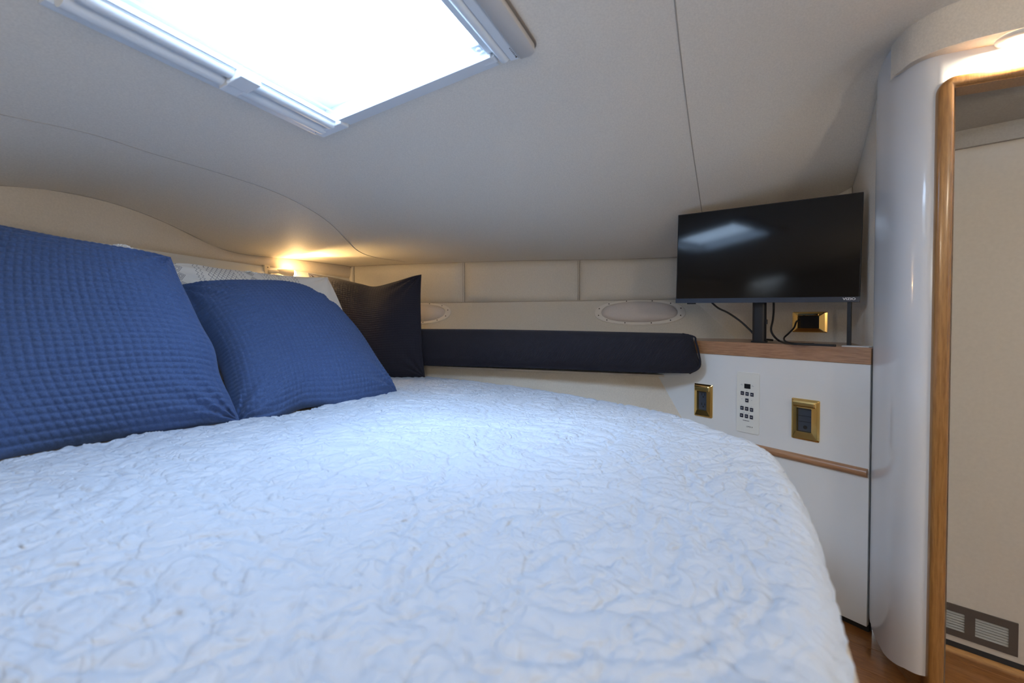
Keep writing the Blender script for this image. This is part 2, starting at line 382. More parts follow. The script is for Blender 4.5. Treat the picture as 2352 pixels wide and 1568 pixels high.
# floor with planks
floor = mk('floor', [(-2.1, -1, -.012), (2.1, -1, -.012), (2.1, 2.9, -.012), (-2.1, 2.9, -.012)], [(0, 1, 2, 3)], 'dark', kind='structure')
fa = nrm((.72, -.70, 0)); fb = V3(.70, .72, 0)
p0 = atZ(1967, 1530, 0.0)
for k in range(-5, 9):
    b = B(p0 + V3(0, 0, 0), fa, fb); b.box(-1.6, 1.5, k * .105 + .0008, (k + 1) * .105 - .0008, -.012, 0)
    b.mk('plank', 'floor', floor, bevel=.0006)
# left wall: padded upper panel above a pale inclined backrest
ys = [2.75, 2.70, 2.4, 2.1, 1.8, 1.5, 1.2, .9, .6, .2, -.3, -.92]
rows = []
for y in np.linspace(2.78, -.93, 60):
    x = wl_x(y); zt = over((x, y)); zc = CZ + .241; nl = nrm((1, -.282, 0))
    hq = zt - .02 - zc; zs = [(0, zt), (.0, zc + hq), (.007, zc + hq * .85), (.012, zc + hq * .5), (.009, zc + hq * .2), (.003, zc + hq * .05), (-.01, zc)]
    rows.append([V3(x, y, 0) + nl * o + V3(0, 0, z) for o, z in zs])
v, f = grid(rows); wall_left = mk('wall_left', v, f, 'vinyl2', smooth=True, kind='structure')
rows = []
for y in np.linspace(2.78, -.93, 60):
    x = wl_x(y); zc = CZ + .241; nl = nrm((1, -.282, 0))
    rows.append([V3(x, y, 0) + nl * o + V3(0, 0, z) for o, z in ((-.006, zc + .05), (-.006, zc + .002), (.006, zc - .012), (.05, zc - .10), (.10, zc - .30), (.11, .0))])
v, f = grid(rows); mk('backrest_panel', v, f, 'pale', wall_left, smooth=True)
seam([p + V3(.001, -.001, -.0005) for p in smooth_path(SEAM_L + [PCORN], 4)], .0022, wall_left)
# hull side
def hullpt(s, out, z): return L0 + AX * s + NO * out + V3(0, 0, z)
OUTP = np.dot(CORN - L0, NO)                                # panel plane
PROF = [(-.25, 0), (-.16, .30), (-.06, CZ - .364), (-.004, CZ - .232), (-.02, CZ - .230), (-.02, CZ - .222), (.012, CZ - .214), (.163, CZ - .094), (OUTP - .004, CZ + .090), (OUTP + .05, CZ + .091)]
s0 = np.dot(CORN - L0, AX) - .12; s1 = .75
rows = [[hullpt(s, o, z) for o, z in PROF] for s in np.linspace(s0, s1, 24)]
v, f = grid(rows); wall_back = mk('wall_back', v, f, 'hull', kind='structure')
strip_wall('panel_backing', [hullpt(s0, OUTP + .012, 0), hullpt(s1 - .3, OUTP + .012, 0)], CZ + .05, over, 'hull', kind=None, parent=wall_back)
JX = [on_panel(812, 650), on_panel(1066, 650), on_panel(1330, 645), on_panel(1640, 640)]
zb = CZ + .090
def pad(pa, pb, name='upholstered_panel'):
    n, mz = 24, 12; rows = []
    for i in range(n + 1):
        u = i / n; row = []
        base = pa + (pb - pa) * u
        zt = float(ceil_z(base[0], base[1])[0]) - .0005
        for j in range(mz + 1):
            w_ = j / mz; q = (1 - abs(2*u - 1) ** 14) ** .5 * (1 - abs(2*w_ - 1) ** 6) ** .5 if 0 < i < n and 0 < j < mz else 0
            row.append(V3(base[0], base[1], zb + (zt - zb) * w_) - PNL_N * (.018 * q - .006))
        rows.append(row)
    v, f = grid(rows); return mk(name, v, f, 'hull', wall_back, smooth=True)
for a, b in zip(JX[:-1], JX[1:]):
    pad(a + AX * .002, b - AX * .002)
pad(CORN + AX * .0, JX[0] - AX * .001, 'corner_pad')
for jx in JX[1:3]:
    for dx in (-.0055, .0055):
        zt = float(ceil_z(jx[0], jx[1])[0])
        seam([V3(jx[0], jx[1], z) + AX * dx - PNL_N * .006 for z in np.linspace(zb + .004, zt - .004, 5)], .0010, wall_back, 'stitch_line')
seam([hullpt(s, OUTP - .004, CZ + .0905) for s in np.linspace(s0, s1, 8)], .0022, wall_back)
seam([p - PNL_N * .001 for p in smooth_path(SEAM_F, 4)], .0022, wall_back)
seam([V3(CORN[0] + .002, CORN[1] - .004, z) for z in (CZ + .05, CZ + .315)], .003, wall_back)
# wall behind the cabinet top, and its short return towards the pillar
def bwp(s): return BW0 + CD * s
wall_aft = strip_wall('wall_right', [bwp(.80), bwp(.156)], 0, over, 'hull')
SIDE0 = bwp(.156)
strip_wall('return_panel', [SIDE0 + V3(.0, 0, 0), V3(1.012, 1.262, 0)], 0, over, 'vinyl', parent=wall_aft, kind=None)
seam([SIDE0 + V3(-.003, -.003, z) for z in (.80, 1.33)], .0015, wall_aft)
# pillar
FZ = CZ + .533                                              # top of the frame
DD = nrm((.9, -.44, 0)); P4 = V3(.955, 1.025, 0); DN = V3(-.44, -.9, 0); DN = nrm(DN)
pil = smooth_path([V3(1.012, 1.262, 0), V3(.993, 1.250, 0), V3(.963, 1.185, 0), V3(.938, 1.12, 0), V3(.931, 1.075, 0), V3(.938, 1.042, 0), P4], 8)
def pbot(i, k):
    px = 1176 + FPX * pil[i][0] / pil[i][1]
    return float(np.interp(px, [1990, 2003, 2015, 2040, 2090, 2150], [.10, .062, .036, .030, .052, .062]))
ext = [P4 + DD * t for t in (.006, .012, .0165, .0167, .05, .09, .2, .5, .9, 1.25)]; hz = FZ - .045
rows = [[V3(p[0], p[1], z) for z in [pbot(i, 0), .12, .4, .8, 1.2, 1.45, over(p)]] for i, p in enumerate(pil)]
rows += [[V3(p[0], p[1], max(z, hz if k < 3 else FZ - .012)) for z in [0, .12, .4, .8, 1.2, 1.45, over(p)]] for k, p in enumerate(ext)]
v, f = grid(rows); pillar = mk('wall_pillar', v, f, 'gloss', smooth=True, kind='structure')
pillar['label'] = 'glossy white rounded pillar between cabinet and door frame'
rows = [[V3(p[0], p[1], 0) - nrm((p[1]*0 - 1, -.2, 0)) * .035 + V3(0, 0, z) for z in (0, .13)] for p in pil]
v, f = grid(rows); mk('plinth', v, f, 'plinth', pillar, smooth=True)
# wall above / beside the door opening
# remaining walls, behind the lens
strip_wall('wall_front', [(-2.03, -.92), (2.03, -.92)], 0, over, 'vinyl2')
strip_wall('wall_aft_side', [P4 + DD * 1.25 + V3(0, 0, 0), (2.08, -.93)], 0, over, 'vinyl2')
# door frame
F0 = P4 - DD * .007
df = thing('door_1', P4 + DD * .2, kind='structure'); df['label'] = 'rounded teak frame of the low doorway'
fp = [(0, 0), (.028, 0), (.028, FZ - .0215), (1.2, FZ - .0215), (1.2, FZ)]
for i in range(9):
    a = math.radians(90 + 90 * i / 8); fp.append((.034 + .034 * math.cos(a), FZ - .034 + .034 * math.sin(a)))
bm_ = B(F0, DD, V3(0, 0, 1), DN); bm_.prism(fp, -.035, .016); bm_.mk('frame', 'teak_v', df, bevel=.007, smooth=True, sharp=1.0)
b = B(F0, DD, V3(0, 0, 1), DN); b.prism([(.028, 0), (.0305, 0), (.0305, FZ - .024), (1.2, FZ - .024), (1.2, FZ - .0215), (.028, FZ - .0215)], -.05, .004); b.mk('inner_lip', 'teak_v', df, bevel=.001)
# passage behind the doorway
RB0 = V3(1.143, 1.20, 0); RD = nrm((1.087, -1, 0)); RN = nrm((-1, -1.087, 0))
zb0, zt0 = .033, CZ + .438
wall_passage = B(RB0, RD, RN); wall_passage.box(-.14, .22, -.02, 0, zb0, zt0); _w2 = B(RB0 + RD * .22, DD, DN); _w2.box(-.005, 1.1, -.02, 0, zb0, zt0); _k = len(wall_passage.v); wall_passage.v += _w2.v; wall_passage.f += [[q + _k for q in f_] for f_ in _w2.f]; wp = wall_passage.mk('wall_passage', 'white', kind='structure')
wp.data.materials[0] = mat('passage_panel', (.54, .50, .44), .5, nscale=120, namp=.03)
b = B(RB0, RD, RN); b.box(-.11, .22, -.06, -.035, 0, .05); b.mk('toe_kick', 'dark', wp)
b = B(RB0 + RD * .22, DD, DN); b.box(-.005, 1.1, -.06, -.035, 0, .05); b.mk('toe_kick', 'dark', wp)
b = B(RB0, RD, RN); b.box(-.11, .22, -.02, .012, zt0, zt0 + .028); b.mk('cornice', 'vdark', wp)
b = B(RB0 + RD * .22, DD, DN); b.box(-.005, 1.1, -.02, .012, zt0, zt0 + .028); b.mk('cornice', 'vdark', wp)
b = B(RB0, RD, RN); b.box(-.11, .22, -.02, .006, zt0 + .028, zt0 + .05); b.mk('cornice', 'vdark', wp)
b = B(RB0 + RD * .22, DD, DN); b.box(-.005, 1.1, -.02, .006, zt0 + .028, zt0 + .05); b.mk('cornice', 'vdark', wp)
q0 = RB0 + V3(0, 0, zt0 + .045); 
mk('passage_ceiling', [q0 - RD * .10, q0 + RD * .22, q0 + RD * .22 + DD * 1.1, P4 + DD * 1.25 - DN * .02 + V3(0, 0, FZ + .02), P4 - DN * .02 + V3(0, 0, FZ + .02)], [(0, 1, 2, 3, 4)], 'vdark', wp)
_e0, _e1 = P4 + DD * 1.06 + DN * .03, RB0 + RD * .22 + DD * 1.06 - DN * .08
mk('passage_end', [_e0, _e0 + V3(0, 0, 1.6), _e1 + V3(0, 0, 1.6), _e1], [(0, 1, 2, 3)], 'white', wp)
mk('passage_side', [P4 + DD * .03 - DN * .01, P4 + DD * .03 - DN * .01 + V3(0, 0, 1.6), RB0 - RD * .10 + V3(0, 0, 1.6), RB0 - RD * .10], [(0, 1, 2, 3)], 'white', wp)

# ------------------------------------------------------------------ fascia over the door with its lamp
fz = CZ + .587
fpl = smooth_path([V3(.936, 1.137, 0), V3(.919, 1.09, 0), V3(.914, 1.043, 0), V3(.945, .985, 0), V3(1.037, .922, 0), V3(1.20, .835, 0), V3(1.9, .50, 0)], 8)
rows = []
for i, p in enumerate(fpl):
    nn_ = nrm(np.cross(fpl[min(i+1, len(fpl)-1)] - fpl[max(i-1, 0)], V3(0, 0, 1))); nn_ = nn_ if nn_[1] < .3 and nn_[0] < .5 else -nn_
    zt = float(ceil_z(p[0], p[1])[0]) + .005
    rows.append([p - nn_ * .003 + V3(0, 0, fz), p + V3(0, 0, fz), p + V3(0, 0, fz + .003), p + nn_ * .001 + V3(0, 0, (fz + zt) / 2), p + V3(0, 0, zt)])
v, f = grid(rows); fascia = mk('trim_1', v, f, 'vinyl', smooth=True, kind='structure', sharp=.7)
fascia['label'] = 'curved padded vinyl fascia above the doorway'
back = [P4 + DN * .0 + DD * t for t in np.linspace(0, 1.2, len(fpl) - 16)]
back = [V3(*(pil[-17 - 0] if False else p)) for p in back]
pw = [fpl[0]] * 1
bk = []
src = [V3(*p) for p in pil[27:]] + [P4 + DD * t for t in np.linspace(.01, 1.2, 30)]
kd_src = np.array(src)
for p in fpl:
    bk.append(None)
ts = np.linspace(0, 1, len(fpl)); cum = np.r_[0, np.cumsum(np.linalg.norm(np.diff(kd_src[:, :2], axis=0), axis=1))]; cumf = np.r_[0, np.cumsum([np.linalg.norm(fpl[i+1] - fpl[i]) for i in range(len(fpl) - 1)])]
for i in range(len(fpl)):
    tt = cumf[i] / cumf[-1] * cum[-1]; bk[i] = V3(np.interp(tt, cum, kd_src[:, 0]), np.interp(tt, cum, kd_src[:, 1]), 0)
rows = [[fpl[i] + V3(0, 0, fz + .001), bk[i] + V3(0, 0, fz + .001)] for i in range(3, len(fpl))]
v, f = grid(rows); mk('soffit', v, f, 'vinyl2', fascia)
def puck(loc, label, power, nrm_=V3(0, 0, -1), group=None):
    t = thing('puck_light', loc, label, 'ceiling light', group)
    up = V3(0, 0, 1); b = B(loc, (1, 0, 0), (0, 1, 0), (0, 0, -1))
    prof = [(.034, 0), (.034, .004), (.030, .008), (.024, .009), (.022, .006)]
    n = 32; vs = []; fs = []
    for k in range(n):
        a = 2 * math.pi * k / n
        vs += [(r * math.cos(a), r * math.sin(a), z) for r, z in prof]
    for k in range(n):
        for j in range(len(prof) - 1): fs.append((k*5+j, k*5+j+1, ((k+1) % n)*5+j+1, ((k+1) % n)*5+j))
    b.add(vs, fs); b.mk('ring', 'platecol', t, smooth=True)
    b = B(loc, (1, 0, 0), (0, 1, 0), (0, 0, -1)); b.cyl(0, 0, .0225, .001, .005, 24, .021); b.mk('lens', 'puckglass', t)
    ld = bpy.data.lights.new('puck_lamp', 'AREA'); ld.shape = 'DISK'; ld.size = .04; ld.energy = power; ld.color = (1, .84, .62)
    lo = bpy.data.objects.new('lamp', ld); COL.objects.link(lo); lo.parent = t; lo.location = (0, 0, -.012)
    return t
pk = atZ(2338, 84, fz); puck(pk, 'round white downlight set under the curved fascia, top right', PUCK_W)
def fill_lamp(loc, label):  # wall globes added out of view to give the cabin warm fill light
    t = thing('added_fill_lamp', loc, label, 'wall lamp', 'added fill lamps behind the camera')
    b = B(loc, (1, 0, 0), (0, 0, 1), (0, -1, 0)); b.cyl(0, 0, .035, -.02, -.012, 20); b.mk('back_plate', 'brass', t)
    vs = []; fs = []; n = 20
    for k in range(11):
        a = math.pi * k / 10; vs += [(max(.0005, .03 * math.sin(a)) * math.cos(q), -.03 * math.cos(a), .03 + max(.0005, .03 * math.sin(a)) * math.sin(q)) for q in [2 * math.pi * i / n for i in range(n)]]
    for k in range(10):
        for i in range(n): fs.append((k*n+i, k*n+(i+1) % n, (k+1)*n+(i+1) % n, (k+1)*n+i))
    b = B(loc, (1, 0, 0), (0, 0, 1), (0, 1, 0)); b.add(vs, fs); g = b.mk('globe', 'puckglass', t, smooth=True)
    ld = bpy.data.lights.new('fill_light', 'POINT'); ld.shadow_soft_size = .05; ld.energy = FILL_W; ld.color = (1, .87, .70)
    lo = bpy.data.objects.new('lamp', ld); COL.objects.link(lo); lo.parent = t; lo.location = (0, .10, 0)
fill_lamp(V3(-.12, -.90, 1.12), 'added unseen round brass sconce behind the camera, over the berth')
fill_lamp(V3(.85, -.90, 1.18), 'added unseen round brass sconce behind the camera, over the walkway')

# ------------------------------------------------------------------ hatch
hat = thing('window_1', H(.29, .26), kind='structure'); hat['label'] = 'square deck hatch with white shade frame, daylight outside'
hb_ = lambda: B(HA, ha, hb, hn)
b = hb_(); b.sweep([(-.026, -.004), (-.026, .003), (-.020, .005), (-.004, .006), (0, .003), (.002, -.004)], .0, .532); b.mk('outer_flange', 'plastic', hat, bevel=.0008)
b = hb_(); pr = [(.0, -.005), (.0, .004)] + [(.016 + .016 * -math.cos(a), .006 + .013 * math.sin(a)) for a in np.linspace(0, math.pi, 10)] + [(.036, .002), (.036, -.005)]
b.sweep(pr, .012, .522); b.mk('shade_cassette', 'plastic', hat, smooth=True, sharp=.8)
b = hb_(); pr = [(.052 + .013 * math.cos(a), .010 + .009 * math.sin(a)) for a in np.linspace(0, 2 * math.pi, 16, endpoint=False)]
b.sweep(pr, .018, .519); b.mk('shade_roller', 'plastic', hat, smooth=True, sharp=.8)
b = hb_(); b.box(.0345, .040, .012, .522, -.004, .010); b.box(.066, .072, .024, .515, -.002, .008); b.box(.0775, .0805, .034, .50, -.010, -.006); b.mk('guide_rail', 'plastic', hat, bevel=.0006)
b = hb_(); b.box(.036, .082, .232, .276, .006, .026); b.box(.005, .04, .236, .272, .012, .024); b.mk('shade_catch', 'plastic', hat, bevel=.002)
b = hb_(); b.box(-.004, .086, -.006, .022, -.004, .016); b.mk('corner_cap', 'plastic', hat, bevel=.003)
b = hb_(); b.sweep([(0, 0)], 0, 0) if False else None
# bottom rail and top rail
def rail(y0, y1, x0=.086, x1=.512):
    b = hb_(); b.add([(x0, y0, -.004), (x1, y0, -.004), (x1, y0, .006), (x0, y0, .006), (x0, y1, -.004), (x1, y1, -.004), (x1, y1, .013), (x0, y1, .013)],
                     [(0, 1, 2, 3), (4, 7, 6, 5), (0, 4, 5, 1), (3, 2, 6, 7), (0, 3, 7, 4), (1, 5, 6, 2)]); b.mk('cross_rail', 'plastic', hat, bevel=.001)
rail(-.012, .031); rail(.530, .495)
# right housing
b = hb_(); b.box(.505, .520, .03, .50, -.045, .004); b.mk('jamb_liner', 'plastic', hat, bevel=.002)
b = hb_(); pr = [(.520, -.004), (.520, .004)] + [(.531 - .011 * math.cos(a), .005 + .010 * math.sin(a)) for a in np.linspace(.0, math.pi, 9)] + [(.543, -.004)]
b.sweep(pr, .0, .52); b.mk('shade_roller', 'plastic', hat, smooth=True, sharp=.8)
b = hb_(); b.sweep([(.542, -.004), (.542, .012), (.560, .014), (.563, .010), (.563, -.004)], -.006, .53); b.mk('shade_cassette', 'plastic', hat, bevel=.0015)
b = hb_(); outl = [(.563, -.008), (.585, -.008)] + [(.585 + .016 * math.sin(a), .008 - .016 * math.cos(a)) for a in np.linspace(0, math.pi / 2, 6)] + [(.601, .53), (.563, .53)]
b.prism(outl, -.004, .016); b.mk('end_cover', mat('taupe_cover', (.55, .52, .49), .5), hat, bevel=.006, smooth=True, sharp=1.2)
b = hb_(); outl = [(.560, -.012), (.586, -.012)] + [(.586 + .019 * math.sin(a), .007 - .019 * math.cos(a)) for a in np.linspace(0, math.pi / 2, 6)] + [(.605, .535), (.560, .535)]
b.prism(outl, -.004, .004); b.mk('gasket', 'gasket', hat, bevel=.001)
for k in range(7):
    b = hb_(); b.cyl(.5585, .004 + k * .0052, .0011 + (.0008 if k == 0 else 0), .0125, .0148, 8); b.mk('perforation', 'perf', hat)
b = hb_(); b.box(.486, .518, .004, .026, -.002, .010); b.mk('rail_end', 'plastic', hat, bevel=.002)
# tunnel through the deck and rounded opening
b = hb_()
for (x0, x1, y0, y1) in ((.012, .035, .0, .52), (.545, .565, .0, .52), (.012, .565, -.005, .018), (.012, .565, .505, .525)): b.box(x0, x1, y0, y1, -.050, .0)
b.mk('deck_coaming', 'plastic', hat)
op = rrect(.445, .475, .06, 8, .2925, .2625); ou = [(x, y) for x, y in rrect(.56, .53, .005, 8, .2885, .2615)]
vs = [(x, y, -.034) for x, y in op] + [(x, y, -.034) for x, y in ou] + [(x, y, -.048) for x, y in op] + [(x, y, -.048) for x, y in ou]; n = len(op); fs = []
for i in range(n):
    j = (i + 1) % n; fs += [(i, j, n + j, n + i), (2*n+i, 3*n+i, 3*n+j, 2*n+j), (i, 2*n+i, 2*n+j, j), (n+i, n+j, 3*n+j, 3*n+i)]
b = hb_(); b.add(vs, fs); b.mk('lens_frame', 'plastic', hat)
b = hb_(); b.box(.03, .55, .0, .52, -.054, -.049); b.mk('pane', 'acrylic', hat)
b = hb_(); b.box(.478, .506, .030, .052, -.03, -.008); b.cyl(.492, .041, .006, -.008, -.002, 12); b.mk('hinge', 'plastic', hat, bevel=.002)
mlev = bpy.data.materials.new('glare_washed_lever'); mlev.use_nodes = True; _n = mlev.node_tree; _t = _n.nodes.new('ShaderNodeBsdfTransparent'); _t.inputs[0].default_value = (.62, .60, .56, 1)  # see-through tint stands in for sky glare washing out the lever
_n.links.new(_t.outputs[0], [q for q in _n.nodes if q.type == 'OUTPUT_MATERIAL'][0].inputs[0])
b = hb_(); b.box(.395, .41, .075, .13, -.047, -.036); b.box(.30, .3945, .108, .118, -.047, -.042); b.mk('latch_lever', mlev, hat, bevel=.004)
pl = bpy.data.lights.new('skylight_portal', 'AREA'); pl.shape = 'RECTANGLE'; pl.size = .56; pl.size_y = .53; pl.energy = 1; pl.cycles.is_portal = True
po = bpy.data.objects.new('skylight_portal', pl); COL.objects.link(po)
mt = Matrix(np.array([ha, -np.cross(ha, -hn) if False else np.cross(-hn, ha), -hn]).T.tolist()).to_4x4(); mt.translation = Vector(H(.2885, .26, -.058)); po.matrix_world = mt

# ------------------------------------------------------------------ cabinet
ZS = CZ - .079; TH = .047
cab = thing('cabinet', FR + CD * .3 - CN * .1, 'white laminate corner cabinet with teak-edged top under the television', 'cabinet')
CF = lambda: B(FR, CD, V3(0, 0, 1), CN)                     # x: leftwards along the front, y: up, z: towards the room
def cfp(px, py): r = onplane(px, py, FR, CN) - FR; return float(np.dot(r, CD)), float(r[2])
b = CF(); b.box(.002, 1.0, .02, ZS - .43 + .078, -.018, 0); b.mk('lower_panel', 'white', cab)
b = CF(); b.box(.002, 1.0, ZS - .43 + .079, ZS - TH, -.018, 0); b.mk('upper_panel', 'white', cab)
zr = cfp(1998, 1088)[1]; 
b = CF(); pr = [(zr + .0125 * math.sin(a), .012 * math.cos(a)) for a in np.linspace(-math.pi / 2, math.pi / 2, 12)]
n = len(pr); b.add([(0.004, p[0], p[1]) for p in pr] + [(1.0, p[0], p[1]) for p in pr], [tuple(range(n)), tuple(range(n, 2*n))[::-1]] + [(i, n+i, n+(i+1) % n, (i+1) % n) for i in range(n)])
b.mk('half_round_rail', 'teak_h', cab, smooth=True, sharp=1.2)
b = CF(); b.box(0.0, 1.0, ZS - TH, ZS, -.022, .004); b.mk('shelf_edge', 'teak_h', cab, bevel=.002)
b = CF(); b.box(0.0, 1.0, ZS - TH + .004, ZS - .002, -.325, -.0221); b.mk('counter', 'teak_h', cab)
b = CF(); b.box(0.001, 1.0, 0, .02, -.03, -.012); b.mk('toe_strip', 'dark', cab)
# white card lying at the right end of the shelf
cc = B(FR, CD, V3(0, 0, 1), CN); cc.box(.01, .075, ZS + .0, ZS + .0022, -.055, -.012)
o = cc.mk('card', 'white'); tag(o, 'small white card lying on the right end of the shelf', 'card')

# outlets
def outlet(name, fr, x0, x1, y0, y1, label, kind, group=None):
    """fr = frame builder; x to the left seen from the room -> measured, y up"""
    W, Hh = x1 - x0, y1 - y0; cx, cy = (x0 + x1) / 2, (y0 + y1) / 2
    base = fr().pt((cx, y0, 0)); t = thing(name, base, label, 'outlet', group)
    if kind == 'h': iw, ih = .62, .60
    else: iw, ih = .54, .58
    def ring(pts_o, pts_i, z0, z1, z2, nm, m, bv):
        n = len(pts_o); vs = [(x, y, 0) for x, y in pts_o] + [(x, y, z0) for x, y in pts_o] + [(x, y, z1) for x, y in pts_i] + [(x, y, z2) for x, y in pts_i]; fs = []
        for i in range(n):
            j = (i + 1) % n; fs += [(i, j, n+j, n+i), (n+i, n+j, 2*n+j, 2*n+i), (2*n+i, 2*n+j, 3*n+j, 3*n+i)]
        b = fr(); b.add(vs, fs); return b.mk(nm, m, t, bevel=bv)
    o1 = rrect(W, Hh, .003, 3, cx, cy); i1 = rrect(W * .88, Hh * .93, .002, 3, cx, cy)
    ring(o1, i1, .003, .006, .005, 'cover_plate', 'brass', 0)
    o2 = rrect(W * .88, Hh * .93, .002, 3, cx, cy); i2 = rrect(W * iw, Hh * ih, .002, 3, cx, cy)
    ring(o2, i2, .008, .0135, -.012, 'bezel', 'brass', 0)
    b = fr(); b.box(cx - W * iw / 2, cx + W * iw / 2, cy - Hh * ih / 2, cy + Hh * ih / 2, -.006, .002); rc = b.mk('receptacle', 'recept' if kind != 'h' else 'black', t, bevel=.001)
    if kind == 'duplex':
        for sy in (-1, 1):
            b = fr(); yy = cy + sy * Hh * .15
            b.box(cx + .006 - .0013, cx + .006 + .0013, yy, yy + .009, .002, .0026); b.box(cx - .006 - .0013, cx - .006 + .0013, yy, yy + .008, .002, .0026); b.cyl(cx, yy - .005, .0032, .002, .0026, 10)
            b.mk('socket', 'dark', rc)
        b = fr(); b.box(cx - W * .42, cx + W * .40, cy + Hh * .29, cy + Hh * .455, .008, .017); b.mk('flip_lid', 'brass', t, bevel=.004)
    elif kind == 'single':
        b = fr(); b.cyl(cx, cy - Hh * .19, .0058, .002, .0028, 14); b.mk('socket', 'dark', rc)
        for q in (-.06, .08):
            b = fr(); b.box(cx - W * .25, cx + W * .25, cy + Hh * q, cy + Hh * q + .0012, .002, .0026); b.mk('groove', 'black', rc)
        b = fr(); b.box(cx - W * .43, cx + W * .43, cy + Hh * .31, cy + Hh * .46, .008, .018); b.mk('flip_lid', 'brass', t, bevel=.005)
    else:
        b = fr(); b.box(cx - W * .31, cx + W * .31, cy + Hh * .30, cy + Hh * .42, .008, .016); b.mk('flip_lid', 'brass', t, bevel=.003)
    return t
def frc(): return B(FR, CD, V3(0, 0, 1), CN)
def bounds(plist, fn):
    q = [fn(*p) for p in plist]; return min((q[0][0]+q[3][0])/2, (q[1][0]+q[2][0])/2), max((q[0][0]+q[3][0])/2, (q[1][0]+q[2][0])/2), (q[2][1]+q[3][1])/2, (q[0][1]+q[1][1])/2
outlet('brass_outlet', frc, *bounds([(1596.3, 879.6), (1638, 884.3), (1636.3, 960.8), (1595.4, 952)], cfp), 'brass-framed duplex outlet on the cabinet front, left of the control panel', 'duplex')
outlet('brass_outlet', frc, *bounds([(1820.4, 912.4), (1884.7, 921), (1881.7, 1017.6), (1818, 1002.4)], cfp), 'larger-looking brass-framed outlet with one round hole, right of the control panel', 'single')
BN = CN
def frb(): return B(BW0, CD, V3(0, 0, 1), BN)
def bfp(px, py): r = onplane(px, py, BW0, BN) - BW0; return float(np.dot(r, CD)), float(r[2])
ob = bounds([(1822, 716), (1902, 716), (1900, 763), (1820, 763)], bfp)
outlet('brass_outlet', frb, *ob, 'horizontal brass-framed outlet on the wall below the television', 'h')
# control panel
x0, x1, y0, y1 = bounds([(1693.7, 852.7), (1746.7, 857.4), (1743, 1001), (1691.8, 987)], cfp)
W_, H_ = x1 - x0, y1 - y0; cx, cy = (x0 + x1) / 2, (y0 + y1) / 2
cp = thing('control_panel', frc().pt((cx, y0, 0)), 'slim ivory audio control panel with small dark buttons between two brass outlets', 'control panel')
b = frc(); b.prism(rrect(W_, H_, .005, 4, cx, cy), 0, .003); plate = b.mk('plate', 'platecol', cp, bevel=.0008)
def cq(px, py):                 # pixel in the zoomed crop of the panel -> local x,y
    return cfp(1660 + px / 9.225, 840 + py / 9.225)
def quad(pxs, z0, z1, nm, m, par, bv=0):
    q = [cq(*p) for p in pxs]; X0 = (q[0][0]+q[3][0])/2; X1 = (q[1][0]+q[2][0])/2; Y1 = (q[0][1]+q[1][1])/2; Y0 = (q[2][1]+q[3][1])/2
    b = frc(); b.box(min(X0, X1), max(X0, X1), Y0, Y1, z0, z1); return b.mk(nm, m, par, bevel=bv), (X0+X1)/2, (Y0+Y1)/2
quad([(470, 372), (598, 390), (597, 490), (468, 470)], .003, .0038, 'display', 'black', cp)
for (bx, by) in ((428, 572), (529, 590), (632, 608), (525, 728), (420, 885), (520, 905), (623, 928), (413, 1040), (515, 1062), (619, 1086)):
    o, X, Y = quad([(bx - 34, by - 44), (bx + 34, by - 34), (bx + 34, by + 44), (bx - 34, by + 36)], .003, .0048, 'button', 'print', cp, .0004)
    b = frc(); b.box(X - .0026, X + .0026, Y - .0007, Y + .0007, .0048, .0050); b.mk('button_print', 'logo', o)
for (bx, by, w_) in ((414, 382, 10), (414, 400, 24), (642, 412, 12), (645, 434, 24), (520, 524, 14), (417, 692, 10), (622, 730, 12), (414, 824, 10), (617, 862, 12), (455, 980, 24), (510, 998, 10), (560, 1002, 20)):
    quad([(bx - w_, by - 3), (bx + w_, by - 1), (bx + w_, by + 5), (bx - w_, by + 3)], .003, .0031, 'panel_print', 'greyprint', cp)
quad([(435, 1152), (572, 1152), (572, 1162), (435, 1162)], .003, .0032, 'panel_print', 'print', cp)

# text helper
def text(body, o, x, z, size, m, parent, name, ext=.0002, sx=1.0, shear=0, bold=0):
    cu = bpy.data.curves.new(name, 'FONT'); cu.body = body; cu.size = size; cu.extrude = ext; cu.align_x = 'CENTER'; cu.align_y = 'CENTER'; cu.shear = shear; cu.offset = bold
    to = bpy.data.objects.new('tmp_text', cu); COL.objects.link(to); dg = bpy.context.evaluated_depsgraph_get(); dg.update()
    me = bpy.data.meshes.new_from_object(to.evaluated_get(dg)); COL.objects.unlink(to); bpy.data.objects.remove(to)
    x = nrm(x); z = nrm(z); y = np.cross(z, x)
    vs = [np.array(o) + x * v.co.x * sx + y * v.co.y + z * v.co.z for v in me.vertices]
    return mk(name, vs, [list(p.vertices) for p in me.polygons], m, parent)
tq = cq(575, 1292); text('DMX II', frc().pt((tq[0], tq[1], .0032)), -CD, CN, .0062, 'print', cp, 'panel_lettering', shear=.25, sx=1.1)

